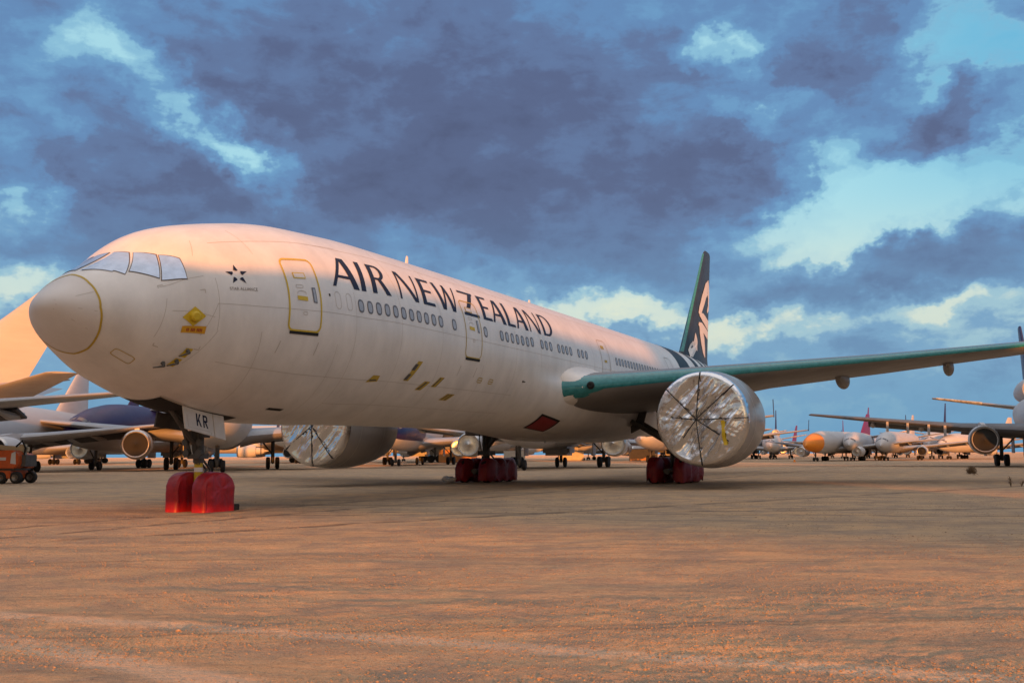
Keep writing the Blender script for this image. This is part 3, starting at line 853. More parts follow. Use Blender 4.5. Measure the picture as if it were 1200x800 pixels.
# ---- tail surfaces
def slab(secs, name, m, parent, vertical=False, cap=True):
    """secs: (span, sLE, chord, z or l, tc)"""
    g = []
    for (sp, s0, c, o, tc) in secs:
        up, lo = airfoil(tc, 14, 0)
        pts = up[::-1]+lo[1:]
        if vertical: g.append([P(s0+x_*c, o+y_*c, sp) for x_, y_ in pts])
        else: g.append([P(s0+x_*c, sp, o+y_*c) for x_, y_ in pts])
    b = MB(); b.rings(g, 0, True, True, True)
    return b.build(name, m, parent, angle=50)
FIN = [(8.0,58.6,10.6,0,.10),(9.3,60.3,8.6,0,.10),(18.25,68.55,2.35,0,.09),(18.45,69.0,1.7,0,.06)]
M['finskin'] = mat('dark fin paint', (.032, .042, .058), .45, var=.2, spec=.35)
fin = slab(FIN, 'fin', M['finskin'], plane, True)
def fin_pt(u, z, off):   # u: 0..1 along chord, on the port face
    for a, c in zip(FIN, FIN[1:]):
        if a[0] <= z <= c[0]:
            t = (z-a[0])/(c[0]-a[0]); s0 = a[1]+(c[1]-a[1])*t; ch = a[2]+(c[2]-a[2])*t
            tc = a[4]; yt = 5*tc*(.2969*math.sqrt(max(u,0))-.126*u-.3516*u*u+.2843*u**3-.1036*u**4)*ch
            return P(s0+u*ch, yt+off, z)
def finrib(pts, name, m, off=.03):
    """pts: (u, z, half width in m)"""
    b = MB(); g0 = []; g1 = []
    pp = []
    for (a, c) in zip(pts, pts[1:]):
        for i in range(5): pp.append(tuple(x_+(y_-x_)*i/5 for x_, y_ in zip(a, c)))
    pp.append(pts[-1])
    for i, (u, z, w) in enumerate(pp):
        A0 = pp[max(0,i-1)]; C0 = pp[min(len(pp)-1,i+1)]
        du, dz = (C0[0]-A0[0])*5.5, C0[1]-A0[1]; q = hypot(du, dz) or 1
        nu, nz = -dz/q*w/5.5, du/q*w
        g0.append(fin_pt(min(.99,max(.02,u+nu)), z+nz, off)); g1.append(fin_pt(min(.99,max(.02,u-nu)), z-nz, off))
    b.rings([g0, g1], 0, False)
    return b.build(name, m, fin, angle=60)
b = MB()   # film on the fin leading edge
g = []
for i in range(20):
    z = 9.2+8.9*i/19; g.append([fin_pt(.022, z, .012), fin_pt(.008, z, .015), tuple(Vector(fin_pt(0, z, 0))+Vector((-.02,0,0))), tuple(Vector(P(*[fin_pt(.012,z,0)[0], 0, z]))+Vector((0,.09,0)))])
b.rings(g, 0, False); b.build('leading_edge_film', M['teal'], fin, angle=60)
# curled fern emblem
finrib([(.80,13.2,.14),(.93,13.7,.34),(.93,14.7,.50),(.78,15.4,.62),(.55,14.9,.72),(.40,13.9,.66),(.31,13.0,.46),(.28,12.6,.30)], 'fern_emblem', M['white'])
finrib([(.30,12.62,.14),(.5,12.5,.34),(.95,12.1,.42)], 'fern_emblem', M['white'])
finrib([(.30,11.8,.12),(.45,11.7,.30),(.95,11.25,.34)], 'fern_emblem', M['white'])
finrib([(.33,11.9,.08),(.47,11.3,.44),(.62,10.5,.52),(.72,9.8,.36),(.80,9.3,.08)], 'fern_emblem', M['white'])
finrib([(.22,10.9,.04),(.27,10.2,.40),(.24,9.55,.85),(.30,9.32,.5)], 'fern_emblem', M['white'])
for side in (1, -1):
    slab([(side*.6,60.5,6.6,7.0,.10),(side*1.6,61.2,6.2,7.1,.10),(side*10.7,68.2,2.4,8.1,.09),(side*10.8,68.6,1.6,8.12,.05)], 'tailplane', M['wing'], plane)

# ================================================================== other aircraft
def far_jet(name, label, group, kind='trijet', lip='metal', doors=False, tall=None, rake=.84, nose='farwhite', crown='farwhite', tailcol='purple', wingcol='farwing', winglet=True, film=False, noseplug=None, scale=1.0):
    """a stored jet, built about its main gear: local x aft, y starboard, ground at z=0"""
    root = empty(name, label, 'airliner', group)
    tri = kind == 'trijet'
    if kind == 'trijet':  L, rad_, zc, xg, span, lroot = 58.0, 3.0, 5.15, 31.5, 25.4, 17.0
    elif kind == 'small': L, rad_, zc, xg, span, lroot = 40.0, 1.9, 3.55, 20.0, 15.5, 12.5
    else:                 L, rad_, zc, xg, span, lroot = 52.0, 2.8, 4.7, 26.5, 22.5, 15.5
    k_ = rad_/3.0
    def Q(s, l, z): return (s-xg, -l, z)
    tab = [(0,.55,0),(.01,.62,.10),(.03,.72,.42),(.06,.82,.66),(.11,.92,.85),(.17,.98,.97),(.22,1,1),(.62,1,1),(.74,.97,.93),(.85,.93,.70),(.94,.88,.36),(1.0,.84,.06)]
    b = MB(); g = []
    N_ = 36; st = []
    for i in range(49): st.append((i/48)**1.35)
    def tb(u):
        for a, c in zip(tab, tab[1:]):
            if a[0] <= u <= c[0]:
                t = (u-a[0])/(c[0]-a[0]); t = t*t*(3-2*t) if u < .01 else t
                return a[1]+(c[1]-a[1])*t, a[2]+(c[2]-a[2])*t
        return tab[-1][1:]
    for u in st:
        top, w = tb(u)
        if u < .22: zt = zc-rad_*.35+(rad_*1.35)*((top-.55)/.45); zb = zc-rad_*.35-rad_*.65*min(1, w**.9)
        else: zt = zc+rad_*(2*top-1) if u > .62 else zc+rad_; zb = zc-rad_ + (0 if u < .62 else 1.62*rad_*((u-.62)/.38)**1.25)
        zb = min(zb, zt-.02)
        g.append([Q(u*L, rad_*w*cos(2*pi*q/N_), (zt+zb)/2+(zt-zb)/2*sin(2*pi*q/N_)) for q in range(N_)])
    def mi(i, j):
        u = st[i]; hi = sin(2*pi*(j+.5)/N_)
        if noseplug and u < .105: return 3
        if nose != 'farwhite' and u < .30 + .05*hi and hi > -.55 - .0*u: return 1
        if u > .80+.05*hi and tailcol and crown != 'farwhite': return 2
        return 0
    b.rings(g, mi, True, True, True)
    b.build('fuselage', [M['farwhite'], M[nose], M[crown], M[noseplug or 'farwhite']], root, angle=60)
    # cockpit glazing
    b = MB()
    for sd in ((1, -1) if not noseplug else ()):
        for (u0, u1, a0, a1) in ((.038,.048,.80,1.5),(.041,.051,.46,.74)):
            row = []
            for i in range(4):
                u = u0+(u1-u0)*i/3; top, w = tb(u); zt = zc-rad_*.35+(rad_*1.35)*((top-.55)/.45); zb = zc-rad_*.35-rad_*.65*min(1, w**.9)
                row.append([Q(u*L, sd*(rad_*w*cos(a)+.02), (zt+zb)/2+(zt-zb)/2*sin(a)+.03) for a in [a0+(a1-a0)*q/4 for q in range(5)]])
            b.rings(row, 0, False)
    if b.v: b.build('cockpit_window', M['winframe'], root)
    # wings
    swp = math.tan(R(36 if tri else 31)); zr = zc-rad_*.62
    for sd in (1, -1):
        secs = [(rad_*.6,lroot,zr,15.0*k_,.13,.03),(rad_*1.0,lroot+1.2*k_,zr+.15,13.2*k_,.12,.03),(span*.38,lroot+span*.38*swp*.98,zr+.75,8.3*k_,.11,.02),(span*.99,lroot+span*.98*swp,zr+span*.105,3.0*k_,.09,0),(span,lroot+span*swp+.2,zr+span*.105,2.2*k_,.06,0)]
        rg = [[(x_-xg, y_, z_) for x_, y_, z_ in r] for r in wing_rings(resample(secs,3), sd, 12)]
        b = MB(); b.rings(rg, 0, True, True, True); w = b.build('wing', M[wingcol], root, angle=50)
        # flap brackets and dark flap cove
        b = MB()
        for (f0, f1) in ((.16,.36),(.40,.74)):
            c0 = []
            for fr in (f0, f1):
                l = span*fr; t = (fr-.0)
                xl = lroot+l*swp; ch = (13.5-(13.5-3.0)*fr*1.02)*k_ if fr > .3 else (15-12*fr)*k_
                zz = zr+l*.105-.25
                c0.append([Q(xl+ch*.72, sd*l, zz-.05), Q(xl+ch*.99, sd*l, zz-.55), Q(xl+ch*1.0, sd*l, zz-.42), Q(xl+ch*.74, sd*l, zz+.1)])
            b.rings(c0, 0, True, True, True)
        b.build('flap', M['darkwing'], w)
        for fr in (.30,.52,.72):
            l = span*fr; xl = lroot+l*swp; ch = (13.5-10.7*fr)*k_
            b = MB(); b.tube([Q(xl+ch*.45,sd*l,zr+l*.105-.35),Q(xl+ch*.75,sd*l,zr+l*.105-.62),Q(xl+ch*1.02,sd*l,zr+l*.105-.55),Q(xl+ch*1.12,sd*l,zr+l*.105-.4)], [.1,.30*k_,.26*k_,.05], 8); b.build('flap_fairing', M['farwing'], w)
        if winglet:
            b = MB(); b.rings([[Q(lroot+span*swp+a, sd*(span+o), zr+span*.105+h) for a, o in ((0+d0,0),(1.0*k_+d0,.06),(c_+d0,0),(1.0*k_+d0,-.06))] for h, d0, c_ in ((-.1,0,2.3*k_),(2.1*k_,1.7*k_,1.0*k_))], 0, True, True, True)
            b.build('winglet', M[tailcol or 'farwhite'], w)
        # engine
        le = span*.315; xe = lroot+le*swp-4.6*k_; ze = zr+le*.105-1.45*k_; re = 1.32*k_
        b = MB(); c = Q(xe, sd*le, ze)
        b.lathe([(.5,re*.8),(.1,re*.84),(0,re*.9),(.08,re*.96),(.5,re*1.04),(1.6,re*1.08),(2.9,re*1.0),(3.6,re*.88),(3.6,re*.6),(4.6,re*.55),(5.2,re*.38),(5.0,re*.3),(6.0,re*.05)], c, 'x', 28)
        e = b.build('engine', M['farwhite'], root)
        b = MB(); b.lathe([(-.02,re*.88),(-.03,re*.91),(.05,re*.97),(.3,re*1.025)], c, 'x', 28); b.build('inlet_lip', M[lip], e)
        b = MB(); b.lathe([(.10,re*.83),(.16,re*.5),(.05,re*.2),(-.05,.02)], c, 'x', 24); b.build('inlet_cover', M['metal'] if film == 'all' else M['black'], e)
        b = MB(); b.rings([[(c[0]+a, c[1]+y_, c[2]+h) for y_, h in ((-.2,h0),(.2,h0),(.2,h1),(-.2,h1))] for a, h0, h1 in ((1.0,re*.9,re*1.15),(3.0,re*.7,1.75*k_),(7.5,.9*k_,1.7*k_))], 0, True, True, True); b.build('pylon', M['farwhite'], e)
    # tail
    zt0 = zc+rad_*.75; hf = tall or (17.4 if tri else (12.5 if kind != 'small' else 11.0))
    x0 = L*.80
    g = []
    for (z, s0, c_) in ((zt0,x0-1.0,9.2*k_),(zt0+1.0,x0,8.4*k_),(hf,x0+(hf-zt0)*rake,3.2*k_),(hf+.15,x0+(hf-zt0)*rake+.5,2.3*k_)):
        up, lo = airfoil(.09, 10, 0); g.append([Q(s0+x_*c_, y_*c_, z) for x_, y_ in up[::-1]+lo[1:]])
    b = MB(); b.rings(g, 0, True, True, True); b.build('fin', M[tailcol or 'farwhite'], root, angle=50)
    for sd in (1, -1):
        g = []; xs = L*.855; zs = zc+rad_*.55
        for (l, s0, c_, z) in ((.3,xs-.5,6.0*k_,zs),(1.2,xs,5.6*k_,zs+.1),(10.7*k_,xs+6.4*k_,2.6*k_,zs+1.75*k_),(10.85*k_,xs+6.8*k_,1.8*k_,zs+1.78*k_)):
            up, lo = airfoil(.09, 10, 0); g.append([Q(s0+x_*c_, sd*l, z+y_*c_) for x_, y_ in up[::-1]+lo[1:]])
        b = MB(); b.rings(g, 0, True, True, True); t = b.build('tailplane', M['farwing'], root, angle=50)
        if film:
            g2 = []
            for f_ in [.42+.55*i/8 for i in range(9)]:
                l = 1.2+(10.7*k_-1.2)*f_; s0 = xs+6.4*k_*f_; c_ = (5.6-3.0*f_)*k_; z = zs+.1+(1.65*k_)*f_
                up, lo = airfoil(.095, 20, 0); pts = [p for p in up if p[0] < .16][::-1]+[p for p in lo if p[0] < .16][1:]
                g2.append([Q(s0-.07+x_*c_, sd*l, z+y_*c_*1.3) for x_, y_ in pts])
            b = MB(); b.rings(g2, 0, False); b.build('leading_edge', M['glint'], t, angle=60)
    if tri:
        b = MB(); c = Q(L*.80-1.2, 0, zc+rad_*1.25)
        b.lathe([(.6,1.1),(.05,1.2),(0,1.28),(.1,1.38),(.6,1.47),(3,1.55),(7,1.45),(11,1.15),(12.2,.9),(12.2,.5),(13.2,.1)], c, 'x', 28); e = b.build('tail_engine', M['farwhite'], root)
        b = MB(); b.lathe([(.3,1.12),(.4,.5),(.3,.02)], c, 'x', 24); b.build('inlet_cover', M['metal'] if film == 'all' else M['black'], e)
        b = MB(); b.box(Q(L*.80-.5,.35,zc+rad_*.6), Q(L*.80+7,-.35,zc+rad_*1.0)); b.build('pylon', M['farwhite'], e)
    # gear
    def leg(name, s, l, n, zt, r, rows, gap=1.35):
        b = MB(); b.tube([Q(s,l,r),Q(s,l,zt)], .16*k_+.03, 10)
        b.tube([Q(s,l,zt*.45),Q(s-1.4,l*.7,zt)], .08, 8); b.tube([Q(s-(gap/2 if rows > 1 else 0),l,r),Q(s+(gap/2 if rows > 1 else .01),l,r)], .1, 8)
        o = b.build(name, M['greydk'], root)
        for rr in range(rows):
            for y in (-.48*k_, .48*k_):
                b = MB(); c = Q(s+(rr-(rows-1)/2)*gap, l+y, r); w_ = .40*k_
                b.lathe([(-w_/2,.05),(-w_/2,r*.8),(-w_*.3,r),(w_*.3,r),(w_/2,r*.8),(w_/2,.05)], c, 'y', 18, 0, True, True); b.build('wheel', M['rubber'], o)
        return o
    leg('nose_gear', L*.125, 0, 2, zc-rad_+.2, .50*k_+.02, 1)
    lg = 5.3 if tri else (4.8 if kind == 'twin' else 2.9)
    for sd in (1, -1):
        o = leg('main_gear', xg, sd*lg, 4, zr+.2, .62*k_+.02, 2 if kind != 'small' else 1)
        b = MB(); b.box(Q(xg-1.3*k_, sd*(lg-1.15)-.03, zr-1.9*k_), Q(xg+1.3*k_, sd*(lg-1.15)+.03, zr)); b.build('gear_door', M['farwing'], o)
    if doors:     # wide open bay doors and bare flap brackets of the partly stripped jet
        for sd in (1, -1):
            b = MB(); b.box(Q(xg-4.2, sd*3.3-.05, .95), Q(xg-1.5, sd*3.3+.05, 3.0)); b.build('bay_door', M['farwing'], root)
            b = MB(); b.box(Q(xg-1.2, sd*6.9-.05, 1.1), Q(xg+1.2, sd*6.9+.05, 3.1)); b.build('bay_door', M['farwing'], root)
            for fr in (.44,.50,.58,.66):
                l = span*fr; xl = lroot+l*swp; zz = zr+l*.105
                b = MB(); b.box(Q(xl-.3, sd*l-.12, zz-1.3), Q(xl+.25, sd*l+.12, zz-.2)); b.build('flap_bracket', M['farwing'], root)
    if tri:
        leg('centre_gear', xg+.8, 0, 2, zc-rad_+.2, .60, 1)
        b = MB(); b.box(Q(xg-3.0, 1.6, zc-rad_-.75), Q(xg+1.5, -1.6, zc-rad_+.4)); b.build('belly_fairing', M['farwing'], root, bevel=.3)
    if scale != 1.0: root.scale = (scale,)*3
    return root

def place(o, X, Y, psi):
    """put the main gear of a jet at X, Y; psi = angle its nose is turned from pointing at the viewer"""
    o.location = (X, Y, 0); o.rotation_euler = (0, 0, pi/2 - R(psi)); return o
def px2X(px, Y): return (px-600)/1245.0*Y

GR = 'stored jets parked beyond the big airliner'
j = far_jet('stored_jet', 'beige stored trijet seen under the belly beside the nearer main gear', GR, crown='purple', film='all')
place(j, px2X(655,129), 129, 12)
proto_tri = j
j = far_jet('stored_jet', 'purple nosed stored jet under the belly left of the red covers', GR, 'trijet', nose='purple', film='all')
place(j, px2X(491,178), 178, 3)
proto_purple = j
def dup(o, label, X, Y, psi, group=GR, sc=None):
    c = copy_tree(o); c['label'] = label; c['group'] = group
    c.scale = ((sc or 1.0),)*3
    return place(c, X, Y, psi)
# the pale one behind the nose gear
j = far_jet('stored_jet', 'white twin engined stored jet just right of the nose gear door', GR, 'twin', tailcol='farwhite', winglet=False)
place(j, px2X(258,123), 123, -18); proto_twin = j
dup(proto_purple, 'white stored jet with purple forward fuselage left of the nose gear', px2X(212,152), 152, 6)
dup(proto_twin, 'large white stored jet behind the orange boom lift', px2X(-12,116), 116, 4)
# left edge
j = far_jet('stored_jet', 'white jet at the left edge with a tall sunlit fin', GR, 'twin', tailcol='farwhite', winglet=False, tall=15.6, rake=1.0)
place(j, -61.0, 78, 64)
dup(proto_twin, 'jet whose long grey wing reaches in lowest at the left edge', -46.6, 61.5, 0)
# right edge
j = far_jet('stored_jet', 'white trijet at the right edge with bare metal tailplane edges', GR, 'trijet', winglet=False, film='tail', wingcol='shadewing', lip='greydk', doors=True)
place(j, 57.5, 113, 19); right_tri = j
# rows on the right, far away
j = far_jet('stored_jet', 'white jet with orange covered nose, facing the camera far right', GR, 'twin', tailcol='violet', winglet=False, noseplug='orange', film='all')
place(j, px2X(985,205), 205, 36); j.scale = (.74,)*3; orange_nose = j
j = far_jet('stored_jet', 'small white jet with round covered engines just right of the orange nosed jet', GR, 'small', tailcol='violet', winglet=False, film='all')
place(j, px2X(1006,212), 212, 24); small = j
dup(proto_tri, 'white trijet with purple winglet half hidden behind the near engine', 33, 215, 20)
dup(proto_twin, 'white twin jet in the far row below the long dark wing', px2X(1052,212), 212, 30, GR, .74)
dup(proto_tri, 'far trijet between the orange nosed jet and the right edge trijet', px2X(1098,250), 250, 27, GR, .78)
dup(proto_twin, 'far white jet with its side turned, left of the right edge engine', px2X(1145,235), 235, 48, GR, .74)
dup(small, 'farthest small jet showing above the orange nosed jet', px2X(985,300), 300, 18)
dup(proto_tri, 'distant trijet behind the far row on the right', px2X(1060,330), 330, 20, GR, .78)
dup(proto_twin, 'distant white jet straight behind the covered starboard engine', px2X(395,250), 250, 15)
dup(small, 'distant small jet low between the two sets of main wheels', px2X(700,290), 290, 20)
dup(proto_twin, 'distant twin jet low behind the starboard main wheels', px2X(585,320), 320, 20)
dup(proto_tri, 'far trijet showing its winglet left of the orange nosed jet', px2X(905,285), 285, 16, GR, .78)
dup(small, 'tiny distant jet just beside the near engine on the right', px2X(915,360), 360, 30)
dup(proto_twin, 'distant twin jet right of the orange nosed jet', px2X(1030,290), 290, 25, GR, .74)
dup(proto_tri, 'distant trijet low right of the port main wheels', px2X(880,310), 310, 12)
dup(small, 'small distant jet low left of the starboard main wheels', px2X(505,300), 300, 25)
proto_twin.scale = (1.22,)*3; place(proto_twin, px2X(262,128), 128, -14)
dup(proto_twin, 'long pale jet side on behind the purple nosed jet', px2X(505,232), 232, 78, GR, 1.3)
dup(proto_twin, 'far pale jet side on behind the covered starboard engine', px2X(350,260), 260, 84, GR, 1.2)
dup(proto_tri, 'far trijet side on beneath the belly, behind the beige trijet', px2X(665,270), 270, 80, GR, 1.1)
dup(proto_twin, 'far jet side on between the port wheels and the near engine', px2X(780,290), 290, 86, GR, 1.0)
dup(proto_twin, 'far jet side on low at the left behind the boom lift', px2X(115,280), 280, 82, GR, 1.2)
dup(proto_tri, 'distant trijet left of the nose gear, half hidden by nearer jets', px2X(90,240), 240, 12)

# unseen shadow casters, added behind the viewer and right of the view
BK = 'unseen shadow casters added out of view'
OCC = []
def occ(o, label, X, Y, psi, sc=1.0):
    c = dup(o, label, X, Y, psi, BK, sc); OCC.append(c); return c

# ------------------------------------------------------------------ small things
# boom lift at the left edge
lift = empty('boom_lift', 'orange boom lift with beige boom parked at the left edge', 'boom lift', None, (-30.3, 64.6, 0), R(-8))
b = MB(); b.box((-2.2,-.95,.30),(.55,.95,.78)); b.box((-2.5,-.7,.22),(-2.1,.7,.6)); b.build('chassis', M['lift'], lift, bevel=.05)
b = MB(); b.box((-1.75,-1.05,.25),(-.35,-.95,.45)); b.build('bumper', M['beige'], lift, bevel=.02)
b = MB(); b.prism([(-.55,.90),(.85,.90),(1.05,1.1),(1.05,1.72),(.75,1.98),(-.30,1.98),(-.55,1.75)], -1.0, -.2); o = b.build('engine_hood', M['lift'], lift, bevel=.06)
b = MB(); b.box((-.35,-1.012,1.38),(.30,-1.002,1.56)); b.build('name_plate', M['rag'], o)
b = MB(); b.prism([(.60,1.2),(.95,1.15),(.90,1.9),(.66,1.8)], -1.03, -1.003); b.build('side_panel', M['rag'], o)
b = MB(); b.prism([(-.55,.90),(.85,.90),(1.0,1.1),(1.0,1.6),(.75,1.8),(-.30,1.8),(-.55,1.6)], .2, 1.0); b.build('tank_hood', M['lift'], lift, bevel=.06)
b = MB(); b.box((-.9,-.8,.78),(.8,.8,.92)); b.lathe([(.78,.5),(.92,.5)], (0,0,0), 'z', 24); b.box((.85,-.6,1.0),(1.3,.6,1.7)); b.build('turntable', M['greydk'], lift, bevel=.03)
b = MB()
b.box((-4.2,-.13,-.14),(1.0,.13,.14), 0, Matrix.Translation((.1,0,2.1)) @ Matrix.Rotation(R(4),4,'Y'))
b.box((-4.0,-.16,-.11),(0,.16,.11), 0, Matrix.Translation((0,0,1.55)) @ Matrix.Rotation(R(-3),4,'Y')); b.box((.55,-.18,1.2),(.9,.18,2.35)); b.build('boom', M['beige'], lift, bevel=.02)
b = MB(); b.tube([(.4,-.2,2.2),(.8,-.2,2.55),(1.05,-.25,2.1),(1.0,-.3,1.7)], .06, 8); b.build('hose', M['black'], lift)
b = MB(); b.tube([(-.6,-.15,1.2),(-2.2,-.15,1.95)], .07, 8); b.build('hydraulic_ram', M['black'], lift)
for (x_, y_) in ((-.02,-.85),(1.0-.15,-.75),(-.02,.85),(.85,.75),(-2.0,-.85),(-2.0,.85)):
    wheel((x_, y_, .36), .36, .32, lift)

# dry brush, twigs, rag, marker
def brush(name, label, cat, loc, r, h, n, group=None, ball=False):
    b = MB(); rnd = random.Random(len(label))
    for i in range(n):
        a = rnd.uniform(0, 2*pi)
        if ball:
            zc_ = rnd.uniform(-.75, 1); q_ = math.sqrt(max(0, 1-zc_*zc_)); f_ = rnd.uniform(.75, 1.05)
            d = Vector((cos(a)*q_*r*f_, sin(a)*q_*r*f_, h*.5*(1+zc_*f_)))
            o_ = Vector((0, 0, h*.3)); mid = o_.lerp(d, .55)+Vector((rnd.uniform(-.3,.3)*r, rnd.uniform(-.3,.3)*r, rnd.uniform(-.1,.2)*h))
        else:
            e = rnd.uniform(.1, .6); d = Vector((cos(a)*r*e, sin(a)*r*e, h*rnd.uniform(.5,1)))
            o_ = Vector((0, 0, 0)); mid = d*.5+Vector((rnd.uniform(-.1,.1)*r, rnd.uniform(-.1,.1)*r, h*.05))
        b.tube([o_, mid, d], [.012,.009,.005], 4)
        for q in range(4 if ball else 3):
            p0 = mid.lerp(d, rnd.uniform(.1,.9)); p1 = p0+Vector((rnd.uniform(-1,1)*r*.4, rnd.uniform(-1,1)*r*.4, rnd.uniform(-.2,.25)*h))
            b.tube([p0, p1], [.008,.004], 4)
    o = b.build(name, M['twig'], None, smooth=False); o.location = loc
    tag(o, label, cat, group); return o
brush('dry_bush', 'round brown tumbleweed on the dirt below the right edge jet engine', 'bush', (29.8,69.5,0), .36, .60, 130, ball=True)
brush('dry_weed', 'sparse dead weed stalks standing at the right edge', 'weed', (21.6,46.5,0), .22, .55, 9)
brush('dry_weed', 'tiny dead weed beside the stone at the right edge', 'weed', (22.25,46.9,0), .18, .3, 7)
def crumple(name, label, cat, loc, r, h, m):
    b = MB(); bm = bmesh.new(); bmesh.ops.create_icosphere(bm, subdivisions=3, radius=1)
    vs = []
    for v in bm.verts:
        q = v.co.copy(); f_ = 1+.5*noise.noise(q*1.8+Vector((len(label),0,0)))
        vs.append((q.x*r*f_, q.y*r*.8*f_, max(0, (q.z*.5+.45)*h*f_)))
    b.add(vs, [[v.index for v in f.verts] for f in bm.faces]); bm.free()
    o = b.build(name, m, None, angle=30); o.location = loc; return tag(o, label, cat)
crumple('cloth_bundle', 'crumpled white cloth bundle lying beside the far red wheel covers', 'cloth', tuple(NG0+AFT*(34.3-5.9)+PORT*(-6.5)), .36, .36, M['rag'])
crumple('stone', 'small pale stone beside the dead weed at the right edge', 'stone', (22.4,46.6,0), .17, .16, M['rag'])
b = MB(); b.lathe([(0,.34),(.04,.34),(.05,.18),(.95,.05),(1.0,.0)], (0,0,0), 'z', 16); o = b.build('marker_cone', M['orange'], None); o.location = (px2X(928,182), 182, 0)
b = MB(); b.lathe([(.45,.128),(.70,.096)], (0,0,0), 'z', 16); b.build('sleeve', M['rag'], o)
tag(o, 'small pale orange marker cone standing before the far right jets', 'traffic cone')
# far ground equipment under the bellies
for (px, Y, w, h, c, lab) in ((536,215,7.5,2.6,'container','faded orange storage container far behind the starboard wheels'),
                              (752,235,6.0,2.6,'container','orange storage container far behind the covered port engine'),
                              (602,250,5.0,2.5,'containerw','pale storage container far off between the wheels'),
                              (668,260,6.0,2.4,'containerw','pale grey storage container far off under the belly')):
    b = MB(); t = .06
    b.box((-w/2,-1.2,.15),(w/2,1.2,h))
    nrib = 18
    for k in range(nrib):
        x_ = -w/2+.2+(w-.4)*k/(nrib-1); b.box((x_-.05,-1.24,.25),(x_+.05,-1.198,h-.12))
    o = b.build('storage_container', M[c], None, smooth=False); o.location = (px2X(px,Y), Y, 0)
    tag(o, lab, 'container', 'far storage containers')
    b = MB(); b.box((-w/2,-1.22,.0),(w/2,1.22,.148)); b.box((-w/2-.03,-1.25,h+.002),(w/2+.03,1.25,h+.08)); b.build('frame_rail', M['greydk'], o, smooth=False)

